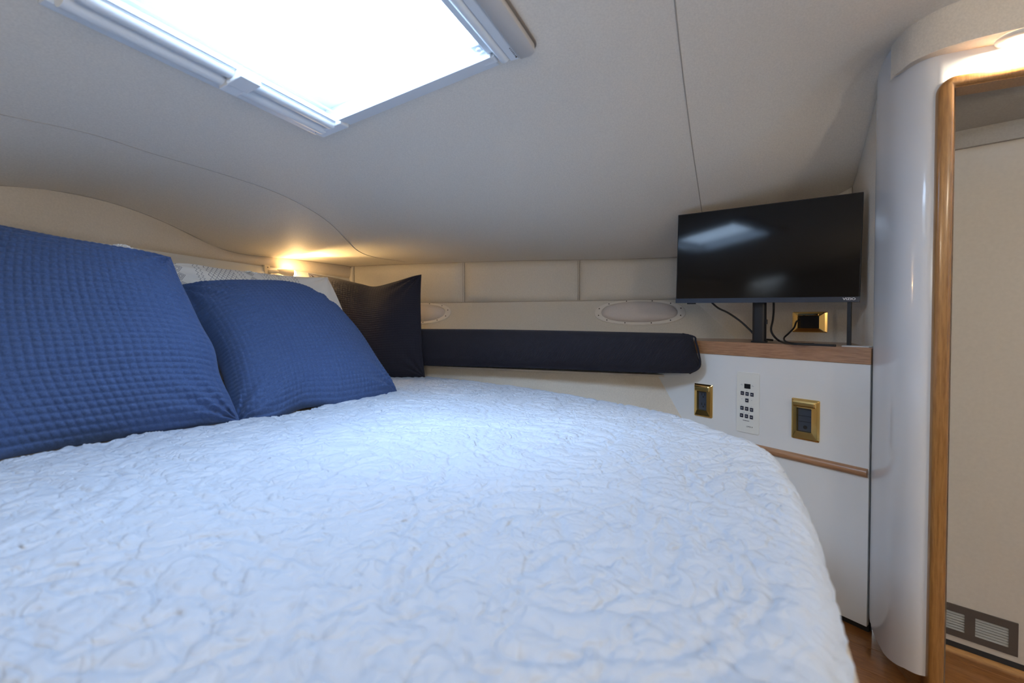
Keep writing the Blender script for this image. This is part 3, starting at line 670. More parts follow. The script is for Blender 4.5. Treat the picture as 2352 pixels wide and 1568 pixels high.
# ------------------------------------------------------------------ television
ya, rx, ry = -.67748, -.010524, .016885
TC = V3(.82489, 1.52361, .2189 + CZ)
Rm = np.array(Matrix.Rotation(ya, 3, 'Z') @ Matrix.Rotation(rx, 3, 'X') @ Matrix.Rotation(ry, 3, 'Y'))
tx, ty, tz = Rm[:, 0], Rm[:, 1], Rm[:, 2]
polex = -.005
TB = TC + ty * .045 + tx * polex; TB = V3(TB[0], TB[1], ZS)
tv = thing('television', TB, 'flat black television on a pole stand on the teak shelf', 'television')
TF = lambda: B(TC, tx, tz, -ty)                             # z towards the viewer
TW, THt = .545, .325
b = TF(); b.box(-TW/2, TW/2, -THt/2, THt/2, -.012, 0); b.mk('housing', 'black', tv, bevel=.0015)
b = TF(); b.box(-TW/2 + .05, TW/2 - .05, -THt/2 + .02, THt/2 - .08, -.045, -.012); b.mk('back_cover', 'black', tv, bevel=.008)
b = TF(); b.box(-TW/2 + .003, TW/2 - .003, -THt/2 + .0155, THt/2 - .003, 0, .0006); b.mk('screen', 'screen', tv)
b = TF(); b.box(-TW/2, TW/2, -THt/2 - .001, -THt/2 + .0155, -.001, .0022); b.mk('lower_bezel', 'bezel', tv, bevel=.0006)
b = TF(); b.box(-TW/2 + .04, -TW/2 + .07, -THt/2 - .005, -THt/2 - .001, -.010, -.002); b.mk('foot_plug', 'black', tv, bevel=.001)
text('VIZIO', TC + tx * (TW / 2 - .026) + tz * (-THt / 2 + .0085) - ty * .0026, tx, -ty, .0098, 'logo', tv, 'logo', sx=1.25, bold=.0002)
# pole and plate
pz1 = TC[2] + .02
prof = rrect(.042, .026, .010, 5)
b = B(V3(TB[0], TB[1], 0), nrm((tx[0], tx[1], 0)), nrm((ty[0], ty[1], 0)), (0, 0, 1)); b.prism(prof, ZS + .004, pz1); b.mk('stand_pole', 'black', tv, smooth=True, sharp=.8)
b = B(V3(TB[0], TB[1], 0), nrm((tx[0], tx[1], 0)), nrm((ty[0], ty[1], 0)), (0, 0, 1)); b.prism(rrect(.05, .035, .01, 4), ZS, ZS + .005); b.mk('stand_foot', 'black', tv, bevel=.001)
b = B(V3(TB[0], TB[1], 0), nrm((tx[0], tx[1], 0)), nrm((ty[0], ty[1], 0)), (0, 0, 1)); b.prism([(.018, -.006), (.024, -.006), (.024, .006), (.018, .006)], ZS + .062, ZS + .078); b.mk('cable_clip', 'black', tv, bevel=.001)
# cords
def cord(pts, r, label, name='cord'):
    v, f = tube(smooth_path(pts, 8), r, 8); o = mk(name, v, f, 'cord', smooth=True); return tag(o, label, 'cable')
zc = ZS + .004
yb = TB[1]
cord([atY(1625, 685, 1.70), atY(1648, 706, 1.70), atY(1672, 718, 1.69), atY(1700, 737, 1.66), atY(1722, 757, 1.64), atY(1742, 776, 1.62), atZ(1775, 781, zc)], .0035, 'black cable looping from the left underside of the television to the pole')
cord([atY(1777, 690, 1.585), atY(1777, 712, 1.585), atY(1775, 735, 1.57), atY(1771, 757, 1.56), atY(1778, 772, 1.55), atZ(1792, 783.5, zc), atZ(1815, 789, zc), atZ(1860, 791, zc), atZ(1920, 793.5, zc)], .0034, 'black cable running down beside the pole and along the shelf')
po_ = bfp(1838, 735); pp = frb().pt((po_[0], po_[1], .012))
cord([pp, atY(1829, 739, 1.62), atY(1824, 752, 1.60), atY(1812, 765, 1.59), atY(1801, 776, 1.58), atZ(1806, 784.5, zc), atZ(1830, 789.0, zc), atZ(1870, 790, zc)], .0030, 'black plug lead hanging from the brass outlet below the television', 'plug_lead')
pb = atZ(1950, 790, zc); 
b = B(V3(*pb[:2], 0), CD, V3(0, 0, 1), CN); b.box(-.0055, .0055, ZS, TC[2] - .10, -.003, .003); o = b.mk('flat_cable', 'cord', bevel=.001); tag(o, 'straight flat black cable hanging down at the right below the television', 'cable')

# ------------------------------------------------------------------ oval port covers on the sloping ledge
q1 = hullpt(0, .163, CZ - .094); SLV = nrm(NO * (OUTP - .004 - .163) + V3(0, 0, .184)); SN = np.cross(AX, SLV); SN = SN if SN[1] < 0 else -SN
def port(px, pr_, label):
    c = onplane(px, 720, q1, SN); rgt = onplane(pr_, 720, q1, SN); A_ = abs(np.dot(rgt - c, AX))
    t_ = onplane(px, 690, q1, SN); bt = onplane(px, 747, q1, SN); Bx = abs(np.dot(t_ - bt, SLV)) / 2; c = c - AX * 0 + SLV * (np.dot((t_ + bt) / 2 - c, SLV))
    return c, A_, Bx
pc1, A1, B1 = port(1467, 1575, ''); 
pc2r = onplane(1037, 715, q1, SN); pc2 = pc2r - AX * A1; pc2 = pc2 + SLV * np.dot(pc1 - pc2, SLV)
def superell(a, bb, n=48, e=2.3):
    o = []
    for i in range(n):
        t = 2 * math.pi * i / n; c, s = math.cos(t), math.sin(t)
        o.append((a * abs(c) ** (2 / e) * (1 if c >= 0 else -1), bb * abs(s) ** (2 / e) * (1 if s >= 0 else -1)))
    return o
for c, lab in ((pc1, 'oval padded port cover in a cream ring, on the ledge beside the television'), (pc2, 'oval padded port cover in a cream ring, half hidden behind the dark pillow')):
    t = thing('port_cover', c, lab, 'porthole cover', 'oval port covers on the hull ledge')
    fr = lambda: B(c, AX, SLV, SN)
    rings = [(1.0, 0), (1.0, .004), (.985, .006), (.86, .0075), (.83, .0075), (.81, .001)]
    vs = []; fs = []; n = 48
    for k, (sc, z) in enumerate(rings): vs += [(x * sc if k < 3 else x - (1 - sc) * A1 * .9 * (x / A1), y * sc, z) for x, y in superell(A1, B1)]
    for k in range(len(rings) - 1):
        for i in range(n): j = (i + 1) % n; fs.append((k*n+i, k*n+j, (k+1)*n+j, (k+1)*n+i))
    b = fr(); b.add(vs, fs); rg = b.mk('ring', 'ringcol', t, smooth=True, sharp=.6)
    vs = []; fs = []; R_ = [(1, .001), (.97, .010), (.90, .018), (.75, .026), (.55, .031), (.3, .034), (.0001, .035)]
    for sc, z in R_: vs += [(x * sc, y * sc, z) for x, y in superell(A1 * .835, B1 * .80)]
    for k in range(len(R_) - 1):
        for i in range(n): j = (i + 1) % n; fs.append((k*n+i, k*n+j, (k+1)*n+j, (k+1)*n+i))
    b = fr(); b.add(vs, fs); b.mk('pad', 'padcol', t, smooth=True)
    for k in range(12):
        a = 2 * math.pi * (k + .5) / 12; x, y = superell(A1 * .925, B1 * .90, 360)[int(math.degrees(a)) % 360]
        b = fr(); b.cyl(x, y, .0028, .006, .0085, 8); b.mk('screw', 'screw', rg)

# ------------------------------------------------------------------ reading lamp on the left wall
nl = nrm((1, -.282, 0)); al_ = nrm((.282, 1, 0))
lp = wall_ratio_pt(606, 622); lp = lp + nl * .014
rl = thing('reading_lamp', lp, 'small lit white swivel reading lamp on the left wall above the pillows', 'wall lamp')
fr = lambda: B(lp, al_, V3(0, 0, 1), nl)
lampm = mat('cream_lamp_body', (.72, .64, .50), .4)
b = fr(); b.box(-.012, .018, -.026, .026, -.004, .004); b.mk('mount_plate', lampm, rl, bevel=.001)
b = fr(); b.cyl(.004, .016, .0028, .004, .0055, 10); b.mk('screw', 'screw', rl)
v, f = tube([fr().pt(p) for p in ((.006, -.004, .004), (.03, -.002, .022), (.05, .002, .03))], .008, 12); mk('arm', v, f, lampm, rl, smooth=True)
hd0 = fr().pt((.055, .0, .034)); hdir = nrm(al_ * .8 + nl * .5 + V3(0, 0, -.12))
v, f = tube([hd0 - hdir * .02, hd0, hd0 + hdir * .03, hd0 + hdir * .05], [.007, .013, .017, .019], 16); mk('lamp_head', v, f, lampm, rl, smooth=True, )
v, f = tube([hd0 + hdir * .048, hd0 + hdir * .056, hd0 + hdir * .062], [.017, .017, .009], 16); mk('bulb', v, f, 'bulb', rl, smooth=True)
gt = ceil_hit(745, 584); src_ = hd0 + hdir * .075
sd = bpy.data.lights.new('reading_spot', 'SPOT'); sd.energy = READ_W * 4; sd.color = (1, .66, .26); sd.spot_size = math.radians(75); sd.spot_blend = .7; sd.shadow_soft_size = .012
so = bpy.data.objects.new('lamp', sd); COL.objects.link(so); so.parent = rl; so.location = Vector((src_ - lp).tolist())
so.rotation_euler = Vector((gt - src_).tolist()).to_track_quat('-Z', 'Y').to_euler()
sd = bpy.data.lights.new('reading_glow', 'POINT'); sd.energy = READ_W * 1.1; sd.color = (1, .62, .25); sd.shadow_soft_size = .012
so = bpy.data.objects.new('lamp_glow', sd); COL.objects.link(so); so.parent = rl; so.location = Vector((src_ - lp).tolist())

# ------------------------------------------------------------------ vent grille in the passage
def rfp(px, py): r = onplane(px, py, RB0, RN) - RB0; return float(np.dot(r, RD)), float(r[2])
q = [rfp(*p) for p in ((2172, 1383), (2339, 1429), (2338, 1504), (2170, 1454))]
vx0 = min(q[0][0], q[3][0]) - .085; vx1 = (q[1][0] + q[2][0]) / 2; vy1 = (q[0][1] + q[1][1]) / 2; vy0 = (q[2][1] + q[3][1]) / 2
ve = thing('vent_grille', RB0 + RD * (vx0 + vx1) / 2 + V3(0, 0, vy0), 'dark brown louvred vent low on the passage panel', 'vent')
fr = lambda: B(RB0, RD, V3(0, 0, 1), RN)
g1 = (rfp(2240, 1420)[0], rfp(2317, 1440)[0]); wd = g1[1] - g1[0]; gap = rfp(2240, 1420)[0] - rfp(2216, 1410)[0]
g0 = (g1[0] - gap - wd, g1[0] - gap); hh = vy1 - vy0; yy0, yy1 = vy0 + .21 * hh, vy1 - .21 * hh
b = fr()
for bx in ((vx0, g0[0], vy0, vy1), (g0[1], g1[0], vy0, vy1), (g1[1], vx1, vy0, vy1), (g0[0], g0[1], vy0, yy0), (g0[0], g0[1], yy1, vy1), (g1[0], g1[1], vy0, yy0), (g1[0], g1[1], yy1, vy1)): b.box(*bx, 0, .005)
b.mk('frame', 'blackpanel', ve)
for g in (g0, g1):
    for k in range(7):
        z0 = yy0 + (yy1 - yy0) * k / 7; dz = (yy1 - yy0) / 7
        b = fr(); b.add([(g[0], z0, .0045), (g[1], z0, .0045), (g[1], z0 + dz * .62, .001), (g[0], z0 + dz * .62, .001), (g[0], z0, .0030), (g[1], z0, .0030), (g[1], z0 + dz * .62, .0), (g[0], z0 + dz * .62, .0)],
                        [(0, 1, 2, 3), (4, 7, 6, 5), (0, 4, 5, 1), (3, 2, 6, 7), (0, 3, 7, 4), (1, 5, 6, 2)]); b.mk('slat', 'slat', ve)
b = fr(); b.box(vx0 + .004, vx1 - .004, vy0 + .004, vy1 - .004, 0, .0008); b.mk('backing', 'dark', ve)

# ------------------------------------------------------------------ bed: base, mattress, quilt
ZB = CZ - .27
pxo = [(1000, 869), (1180, 889), (1361, 916), (1560, 953), (1677, 991), (1767, 1030), (1812, 1072), (1862, 1167), (1910, 1311), (1949, 1433), (1982, 1568)]
out = [atZ(a, b_, ZB - (.004 if k < 5 else .012 if k < 7 else .022))[:2] for k, (a, b_) in enumerate(pxo)]
out = [np.array((-.95, 2.31)), np.array((-.65, 2.18))] + out + [np.array((.07, .0)), np.array((-.18, -.35)), np.array((-.6, -.62)), np.array((-1.2, -.70)), np.array((-1.62, -.70))]
OUT = [p[:2] for p in smooth_path([V3(p[0], p[1], 0) for p in out], 14)]
OUT = np.array(OUT)
def offset(line, d):
    t = np.gradient(line, axis=0); t /= np.linalg.norm(t, axis=1)[:, None]; nn = np.c_[t[:, 1], -t[:, 0]]
    c = line.mean(0)
    return line, nn
_, ONm = offset(OUT, 0)
if np.dot(ONm[len(OUT)//3], OUT[len(OUT)//3] - np.array((-.7, .9))) < 0: ONm = -ONm
def loop_poly(inset):
    ln = OUT - ONm * inset
    return [tuple(p) for p in ln] + [(wl_x(-.7) + .13, -.70), (wl_x(.5) + .125, .5), (wl_x(1.5) + .125, 1.5), (wl_x(2.3) + .125, 2.3)]
bed = thing('bed', V3(-.5, .9, 0), 'berth with beige mattress filling the left of the cabin', 'bed')
def solid(poly, z0, z1, nm, m, bev):
    b = B(); b.prism(poly, z0, z1); b.mk(nm, m, bed, bevel=bev, smooth=True, sharp=.8)
solid(loop_poly(.06), 0.0, .32, 'berth_base', 'white', 0)
solid(loop_poly(.07), .4, ZB - .012, 'mattress_top', 'sheet', .01)
solid(loop_poly(-.005), .32, ZB - .055, 'mattress', 'sheet', .02)

# quilt -- a dense sheet folded over the edge, with stitched relief
rng = random.Random(5)
INS = .050; DROP = .09
ln_in = OUT - ONm * INS
inpoly = [tuple(p) for p in ln_in] + [(-2.1, -.7), (-2.1, 2.6)]
IP = np.array(inpoly)
def inside_np(X, Y, poly):
    c = np.zeros(X.shape, bool); j = len(poly) - 1
    for i in range(len(poly)):
        xi, yi = poly[i]; xj, yj = poly[j]
        if yi != yj:
            c ^= ((yi > Y) != (yj > Y)) & (X < (xj - xi) * (Y - yi) / (yj - yi) + xi)
        j = i
    return c
# pillow-side edge of the quilt
qe = [atZ(a, b_, ZB) for a, b_ in ((-260, 1140), (-120, 1092), (0, 1062), (90, 1045), (170, 1026), (240, 1021), (300, 1004), (400, 990), (480, 982), (560, 966), (650, 958), (760, 932), (830, 908), (835, 885))]
qe = [V3(-1.45, .1, ZB), V3(-1.3, .45, ZB)] + qe + [V3(-.78, 1.95, ZB), V3(-.95, 2.3, ZB)]
QE = np.array([p[:2] for p in smooth_path(qe, 8)])
keep_poly = [tuple(p) for p in QE] + [(2, 2.9), (2, -1.3), (-1.45, -1.3)]
G = .0042
# finer close to the lens, coarser far away: warp rows
gx = np.arange(-1.5, .95, G); gy = np.concatenate([np.arange(-.30, .2, .009), np.arange(.2, 1.3, G), np.arange(1.3, 2.45, .0055)])
X, Y = np.meshgrid(gx, gy)
ins = inside_np(X, Y, inpoly)
# distance outside
kd = kdtree.KDTree(len(ln_in) * 3)
dense = np.array(smooth_path([V3(p[0], p[1], 0) for p in ln_in], 3)); dn = np.gradient(dense[:, :2], axis=0); dn /= np.linalg.norm(dn, axis=1)[:, None]; dn = np.c_[dn[:, 1], -dn[:, 0]]
if np.dot(dn[len(dn)//3], dense[len(dn)//3, :2] - np.array((-.7, .9))) < 0: dn = -dn
kd = kdtree.KDTree(len(dense))
for i, p in enumerate(dense): kd.insert(p, i)
kd.balance()
S = np.zeros(X.shape); NXq = np.zeros(X.shape); NYq = np.zeros(X.shape); BX = X.copy(); BY = Y.copy()
outside = ~ins
ii, jj = np.nonzero(outside)
for a, b_ in zip(ii, jj):
    x, y = X[a, b_], Y[a, b_]
    if x < .05 and y > 2.45: S[a, b_] = 9; continue
    co, ix, d = kd.find((x, y, 0))
    if d > DROP + .02: S[a, b_] = 9; continue
    S[a, b_] = d; BX[a, b_], BY[a, b_] = co[0], co[1]
    if d > 1e-6: NXq[a, b_], NYq[a, b_] = (x - co[0]) / d, (y - co[1]) / d
# stitched relief: distance to stitch curves in flat (X, Y) cloth space
def fld(sc, seed, oct=2):
    """fast smooth value noise on the grid"""
    r = np.random.RandomState(seed); o = np.zeros(X.shape)
    amp = 1
    for k in range(oct):
        s = sc * 2 ** k; nx = int((X.max() - X.min()) * s) + 4; ny = int((Y.max() - Y.min()) * s) + 4
        g = r.rand(ny, nx); u = (X - X.min()) * s; v = (Y - Y.min()) * s; i0 = u.astype(int); j0 = v.astype(int); fu = u - i0; fv = v - j0
        fu = fu*fu*(3-2*fu); fv = fv*fv*(3-2*fv)
        o += amp * ((g[j0, i0] * (1-fu) + g[j0, i0+1] * fu) * (1-fv) + (g[j0+1, i0] * (1-fu) + g[j0+1, i0+1] * fu) * fv); amp *= .5
    return o
def contour(F, level, G=1.0):
    gyy, gxx = np.gradient(F); dx = np.gradient(X, axis=1); dy = np.gradient(Y, axis=0)
    g = np.sqrt((gxx / dx) ** 2 + (gyy / dy) ** 2) + 1e-3
    return np.abs(F - level) / g
D = np.full(X.shape, 9.0)
# meandering vermicelli
n1 = fld(34, 3, 2); 
for L_ in (.45, .70, .95): D = np.minimum(D, contour(n1, L_) + .0)
# medallions: centre, radius -> rings, petals; rows oriented with the bed
ca, sa = math.cos(-.42), math.sin(-.42)
U = X * ca - Y * sa; Vv = X * sa + Y * ca
big = np.full(X.shape, 9.0); medmask = np.zeros(X.shape, bool)
for ku in range(-5, 6):
    for kv in range(-4, 6):
        cu = ku * .46 + (.23 if kv % 2 else 0) + .04; cv = kv * .40 + .05
        du, dv = U - cu, Vv - cv; r = np.hypot(du, dv); th = np.arctan2(dv, du)
        sel = r < .235
        for R0, k, am in ((.20, 8, .016), (.175, 8, .016), (.105, 6, .020)):
            rr = R0 + am * np.abs(np.cos(th * k / 2 + ku)) - am / 2
            big = np.where(sel, np.minimum(big, np.abs(r - rr)), big)
        # scroll leaves
        sp = np.abs(((r * 16 - th * 3 / math.pi + ku * .3) % 1.0) - .5) / 16
        big = np.where((r > .10) & (r < .165), np.minimum(big, sp), big)
        pt = np.abs(((th * 8 / (2 * math.pi)) % 1.0) - .5) * 2 * math.pi / 8 * r
        big = np.where((r < .09) & (r > .015), np.minimum(big, pt), big)
        medmask |= r < .17
# wandering feathered bands between medallions
wv_ = contour(np.sin(U * 6.8 + 1.2 * np.sin(Vv * 7)) + .7 * np.sin(Vv * 7.85 + .8 * np.sin(U * 6)), 0.0); big = np.minimum(big, wv_)
puff = .0055 * (1 - np.exp(-(big / .006) ** 1.1)) + .0026 * (1 - np.exp(-(D / .0045) ** 1.3)) * np.where(medmask, .55, 1.0)
wr = fld(3.2, 11, 3); wr2 = fld(60, 12, 2); crease = .0022 * np.exp(-(contour(fld(5, 21, 2), .75) / .010) ** 1)
relief = puff + .0035 * (wr - .85) + .0010 * (wr2 - .7) - crease
# map to 3-D
Rr = .045
d = np.clip(S, 0, 9); arc = Rr * math.pi / 2
hof = np.where(d < arc, Rr * np.sin(np.minimum(d, arc) / Rr), Rr + .05 * (np.minimum(d, DROP) - arc))
zof = np.where(d < arc, -Rr * (1 - np.cos(np.minimum(d, arc) / Rr)), -Rr - (d - arc))
nz = np.where(d < arc, np.cos(np.minimum(d, arc) / Rr), 0.0); nh = np.sqrt(1 - nz ** 2)
crown = .010 * np.sin(np.clip((X + 1.2) / 1.9, 0, 1) * math.pi)
PXq = np.where(S > 0, BX + NXq * hof, X) + nh * NXq * relief
PYq = np.where(S > 0, BY + NYq * hof, Y) + nh * NYq * relief
PZq = ZB - .006 + zof + nz * relief + crown * nz
keep = (S <= DROP) & inside_np(X, Y, keep_poly)
rows_, cols_ = X.shape; idx = np.arange(rows_ * cols_).reshape(rows_, cols_)
fk = keep[:-1, :-1] & keep[1:, :-1] & keep[:-1, 1:] & keep[1:, 1:]
F4 = np.stack([idx[:-1, :-1][fk], idx[:-1, 1:][fk], idx[1:, 1:][fk], idx[1:, :-1][fk]], 1)
us = np.unique(F4); remap = np.full(rows_ * cols_, -1); remap[us] = np.arange(len(us)); F4 = remap[F4]
VQ = np.stack([PXq.ravel()[us], PYq.ravel()[us], PZq.ravel()[us]], 1)
org = V3(-.4, .9, ZB - .09); me = bpy.data.meshes.new('quilt')
me.vertices.add(len(VQ)); me.vertices.foreach_set('co', (VQ - org).ravel()); me.loops.add(len(F4) * 4); me.loops.foreach_set('vertex_index', F4.ravel().astype(np.int32))
me.polygons.add(len(F4)); me.polygons.foreach_set('loop_start', np.arange(0, len(F4) * 4, 4, dtype=np.int32)); me.update(calc_edges=True); me.validate()
me.polygons.foreach_set('use_smooth', np.ones(len(F4), bool)); me.materials.append(M['quilt'])
quilt = bpy.data.objects.new('quilt', me); COL.objects.link(quilt); quilt.location = org
tag(quilt, 'white stitched cotton quilt spread over the bed', 'quilt')
print('quilt faces', len(F4))

# ------------------------------------------------------------------ pillows
def resample(pts, n):
    P = np.array(smooth_path(pts, 8)) if len(pts) > 2 else np.array(pts, float)
    L = np.r_[0, np.cumsum(np.linalg.norm(np.diff(P, axis=0), axis=1))]; t = np.linspace(0, L[-1], n)
    return np.stack([np.interp(t, L, P[:, k]) for k in range(3)], 1)
def pillow(name, top, right, bottom, left, thick, m, label, cells=36, amp=.0016, N=200, wrinkle=.016, seed=1, toward=None, group=None, backthick=.6, rows_dir=0, flat=2.6):
    """edges are polylines: top L->R, right T->B, bottom L->R, left T->B"""
    T, Rt, Bo, Lf = resample(top, N), resample(right, N), resample(bottom, N), resample(left, N)
    u = np.linspace(0, 1, N)[None, :, None]; v = np.linspace(0, 1, N)[:, None, None]
    S_ = (1 - v) * T[None] + v * Bo[None] + (1 - u) * Lf[:, None] + u * Rt[:, None] - ((1-u)*(1-v)*T[0] + u*(1-v)*T[-1] + (1-u)*v*Bo[0] + u*v*Bo[-1])
    du = S_[N//2, -1] - S_[N//2, 0]; dv = S_[-1, N//2] - S_[0, N//2]; nn = nrm(np.cross(du, dv))
    cen = S_.mean((0, 1)); 
    if np.dot(nn, CAM - cen) < 0: nn = -nn
    uu, vv = np.meshgrid(np.linspace(-1, 1, N), np.linspace(-1, 1, N))
    h = np.clip((1 - np.abs(uu) ** flat) * (1 - np.abs(vv) ** flat), 0, 1) ** .62
    # pull corners
    rs = np.random.RandomState(seed); wr = np.zeros((N, N))
    for k in range(9):
        fx, fy = rs.uniform(-5, 5, 2); ph = rs.uniform(0, 6); wr += np.sin(fx * uu + fy * vv + ph)
    # radial gathers near corners
    gat = np.zeros((N, N))
    for sx in (-1, 1):
        for sy in (-1, 1):
            r = np.hypot(uu - sx, vv - sy); th = np.arctan2(vv - sy, uu - sx); gat += np.exp(-(r / .5) ** 2) * np.sin(th * 14 + sx + 2 * sy)
    edge = np.clip((1 - np.maximum(np.abs(uu), np.abs(vv))) / .06, 0, 1)
    disp = thick * h + wrinkle * edge * (.12 * wr + .45 * gat)
    if cells:
        a = (uu + 1) / 2 * cells; b_ = (vv + 1) / 2 * cells
        row = np.floor(b_); sh = np.where(row % 2 == 0, 0, .5)
        waf = (.15 + .85 * np.abs(np.sin(math.pi * b_)) ** .8) * (.4 + .6 * np.abs(np.sin(math.pi * (a + sh * 0))) ** .8)
        disp = disp + amp * (waf - .6) * edge
    FRN = S_ + nn * disp[..., None]; BK = S_ - nn * (thick * backthick * h)[..., None]
    vs = np.concatenate([FRN.reshape(-1, 3), BK.reshape(-1, 3)]); q = np.arange(N * N).reshape(N, N)
    f1 = np.stack([q[:-1, :-1].ravel(), q[1:, :-1].ravel(), q[1:, 1:].ravel(), q[:-1, 1:].ravel()], 1)
    st = 4; 
    f2 = np.stack([q[:-1, :-1].ravel(), q[:-1, 1:].ravel(), q[1:, 1:].ravel(), q[1:, :-1].ravel()], 1) + N * N
    F = np.concatenate([f1, f2]); 
    # orient
    a0 = vs[f1[0]]; c_ = vs[f1[len(f1)//2]]; fn = np.cross(c_[1] - c_[0], c_[3] - c_[0])
    if np.dot(fn, nn) < 0: F = F[:, ::-1]
    su = np.linalg.norm(du); sv = np.linalg.norm(dv)
    uvs = np.stack([(uu + 1) / 2 * su / .5, (1 - vv) / 2 * sv / .5], -1).reshape(-1, 2); uvs = np.concatenate([uvs, uvs])
    o = mk(name, vs, F.tolist(), m, None, smooth=True, uv=uvs)
    bm = bmesh.new(); bm.from_mesh(o.data); bmesh.ops.remove_doubles(bm, verts=bm.verts, dist=1e-6); bm.to_mesh(o.data); bm.free()
    return tag(o, label, 'pillow', group)
aY = atY
# big near pillow
bl = V3(-1.045, .70, ZB + .0); 
p1 = pillow('throw_pillow',
    [aY(-190, 500, 1.03), aY(-60, 508, 1.08), aY(60, 533, 1.12), aY(170, 556, 1.16), aY(280, 574, 1.20), aY(392, 590, 1.25)],
    [aY(392, 590, 1.25), aY(412, 640, 1.24), aY(436, 690, 1.225), aY(462, 745, 1.215), aY(492, 800, 1.205), aY(505, 860, 1.20), aY(530, 915, 1.195), aY(551, 966, 1.19)],
    [aY(-150, 1095, .79), aY(0, 1056, .885), aY(120, 1033, .96), aY(260, 1010, 1.03), aY(400, 988, 1.10), aY(551, 966, 1.19)],
    [aY(-190, 500, 1.03), aY(-230, 700, .96), aY(-230, 900, .87), aY(-150, 1095, .79)],
    .105, 'blue', 'large blue waffle-weave pillow nearest the camera at the left edge', cells=34, N=280, amp=.0066, seed=3, flat=3.2)
p2 = pillow('throw_pillow',
    [aY(405, 655, 1.42), aY(480, 650, 1.50), aY(560, 651, 1.58), aY(650, 658, 1.68), aY(748, 690, 1.80)],
    [aY(748, 690, 1.80), aY(790, 735, 1.785), aY(838, 790, 1.745), aY(880, 850, 1.70), aY(914, 903, 1.655)],
    [aY(540, 972, 1.225), aY(590, 970, 1.225), aY(640, 962, 1.27), aY(700, 936, 1.36), aY(780, 930, 1.43), aY(860, 914, 1.55), aY(914, 903, 1.655)],
    [aY(405, 655, 1.42), aY(450, 740, 1.40), aY(500, 830, 1.35), aY(540, 972, 1.225)],
    .100, 'blue', 'blue waffle-weave pillow in the middle, leaning on the printed white pillow', cells=40, N=300, amp=.0050, seed=8, flat=3.0)
p3 = pillow('throw_pillow',
    [aY(708, 627, 2.24), aY(760, 636, 2.23), aY(830, 652, 2.22), aY(862, 658, 2.21), aY(905, 648, 2.18), aY(945, 635, 2.16), aY(968, 630, 2.15)],
    [aY(968, 630, 2.15), aY(966, 680, 2.12), aY(967, 740, 2.07), aY(970, 800, 2.05), aY(976, 866, 2.05)],
    [aY(720, 870, 2.06), aY(800, 868, 2.06), aY(900, 867, 2.05), aY(976, 866, 2.05)],
    [aY(708, 627, 2.24), aY(722, 700, 2.2), aY(722, 800, 2.14), aY(720, 870, 2.06)],
    .075, 'navy', 'dark navy square pillow standing in the far corner of the bed', cells=44, N=260, amp=.0026, seed=12, wrinkle=.012)
def edge_strip(): pass
p4 = pillow('printed_pillow',
    [aY(350, 612, 1.43), aY(420, 604, 1.50), aY(500, 616, 1.60), aY(560, 623, 1.68), aY(640, 632, 1.79), aY(700, 636, 1.88), aY(752, 636, 1.95)],
    [aY(752, 636, 1.95), aY(768, 668, 1.94), aY(790, 720, 1.92), aY(812, 780, 1.89), aY(825, 868, 1.84)],
    [aY(470, 940, 1.36), aY(600, 910, 1.50), aY(720, 886, 1.68), aY(825, 868, 1.84)],
    [aY(350, 612, 1.43), aY(380, 720, 1.42), aY(420, 830, 1.39), aY(470, 940, 1.36)],
    .055, 'print_white', 'white pillow printed with grey zigzags and diamonds, behind the middle blue pillow', cells=0, N=150, seed=5, wrinkle=.010)
p5 = pillow('white_pillow',
    [aY(-40, 600, 1.10), aY(80, 585, 1.16), aY(180, 578, 1.22), aY(240, 570, 1.255), aY(275, 566, 1.28), aY(305, 572, 1.30), aY(330, 590, 1.32)],
    [aY(330, 590, 1.32), aY(350, 680, 1.32), aY(390, 800, 1.30), aY(430, 950, 1.24)],
    [aY(120, 1000, 1.03), aY(240, 985, 1.12), aY(340, 965, 1.18), aY(430, 950, 1.24)],
    [aY(-40, 600, 1.10), aY(0, 720, 1.08), aY(50, 860, 1.06), aY(120, 1000, 1.03)],
    .045, 'print_white', 'white pillow with a fringed corner peeking over the nearest blue pillow', cells=0, N=110, seed=6, wrinkle=.008)
# fringe on the white pillows
def fringe(par, path, m, n, ln, seed):
    r = random.Random(seed); P = resample(path, n); vs = []; fs = []
    for p in P:
        dirv = nrm((r.uniform(-.5, .5), r.uniform(-.4, .2), r.uniform(.5, 1))); q = p + V3(r.uniform(-.002, .002), r.uniform(-.002, .002), -.002)
        v, f = tube([q, q + dirv * ln * r.uniform(.5, .9), q + dirv * ln * r.uniform(.9, 1.2) + V3(r.uniform(-.003, .003), 0, 0)], [.0016, .0016, .0008], 4); k = len(vs); vs += v; fs += [[i + k for i in g] for g in f]
    o = mk('fringe', vs, fs, m, par, smooth=True, kind='stuff')
wf = mat('white_fringe', (.85, .86, .86), .9, sheen=.3)
fringe(p5, [aY(232, 573, 1.235), aY(262, 567, 1.25), aY(285, 567, 1.27), aY(312, 578, 1.28)], wf, 160, .008, 1)
fringe(p4, [aY(563, 624, 1.66), aY(575, 624, 1.68), aY(590, 628, 1.70)], wf, 40, .005, 2)

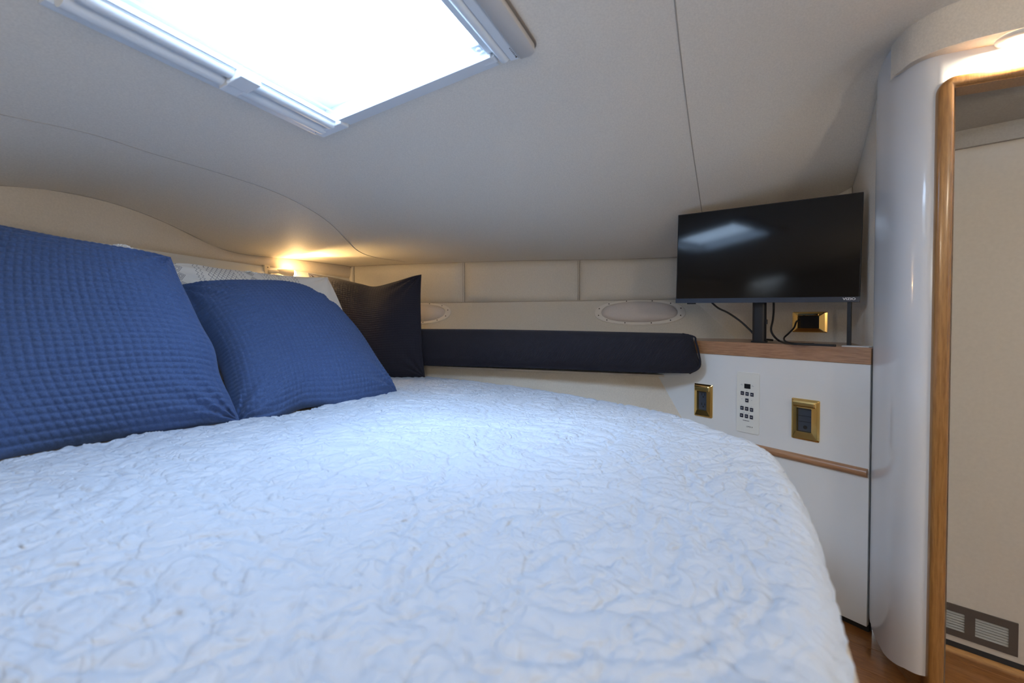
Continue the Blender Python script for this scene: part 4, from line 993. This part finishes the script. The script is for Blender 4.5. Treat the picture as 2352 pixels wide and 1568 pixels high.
# ------------------------------------------------------------------ bolster along the hull side
def bolster():
    rows = []; n = 60; uvs = []
    ptsT = [(935, 756.5, 2.15), (1100, 757.5, 2.03), (1300, 761, 1.87), (1450, 764.5, 1.77), (1560, 767, 1.69), (1584, 769, 1.675), (1592, 776, 1.665)]
    ptsB = [(935, 838, 2.12), (1100, 842, 2.00), (1300, 848, 1.85), (1450, 854.5, 1.75), (1560, 857, 1.665), (1588, 856, 1.65), (1607, 843, 1.635)]
    T = resample([aY(*q) for q in ptsT], n); Bm = resample([aY(*q) for q in ptsB], n)
    for i in range(n):
        t, bb = T[i], Bm[i]; u = i / (n - 1); e = 1 - max(0, (u - .93) / .07) ** 2; back = NO * .15 * max(.15, e); row = []
        hgt = t - bb; fr_ = -NO
        seq = [t + back + V3(0, 0, -.01), t + back * .5 + V3(0, 0, .001), t, bb + hgt * .92 + fr_ * .016 * e, bb + hgt * .7 + fr_ * .028 * e, bb + hgt * .45 + fr_ * .030 * e, bb + hgt * .2 + fr_ * .020 * e, bb + hgt * .05 + fr_ * .006 * e, bb, bb + back * .5 + V3(0, 0, .004), bb + back + V3(0, 0, .02)]
        seq.append(seq[0]); sm = smooth_path(seq, 3)
        nz_ = .0012 * math.sin(i * .9) * (1 if i > 2 else 0)
        rows.append([p + fr_ * nz_ for p in sm]); uvs += [(u * 3.0, k / len(sm)) for k in range(len(sm))]
    v, f = grid(rows); nvv = len(rows[0]); f.append(tuple(range(nvv))[::-1]); f.append(tuple(range((n-1)*nvv, n*nvv)))
    o = mk('bolster', v, f, 'twill', None, smooth=True, uv=uvs); tag(o, 'long dark navy bolster cushion resting along the hull side', 'bolster')
    v, f = tube(smooth_path([T[-3] + V3(0, 0, .001), T[-1] + V3(.004, 0, .004), T[-1] + V3(.008, -.004, -.012), (T[-1] + Bm[-1]) / 2 + V3(.006, -.006, 0), Bm[-1] + V3(.0, 0, .002), Bm[-3]], 5), .0035, 8)
    mk('piping', v, f, 'twill', o, smooth=True)
bolster()
for o in list(bpy.data.objects):
    if o.type == 'MESH': o.data.name = o.name
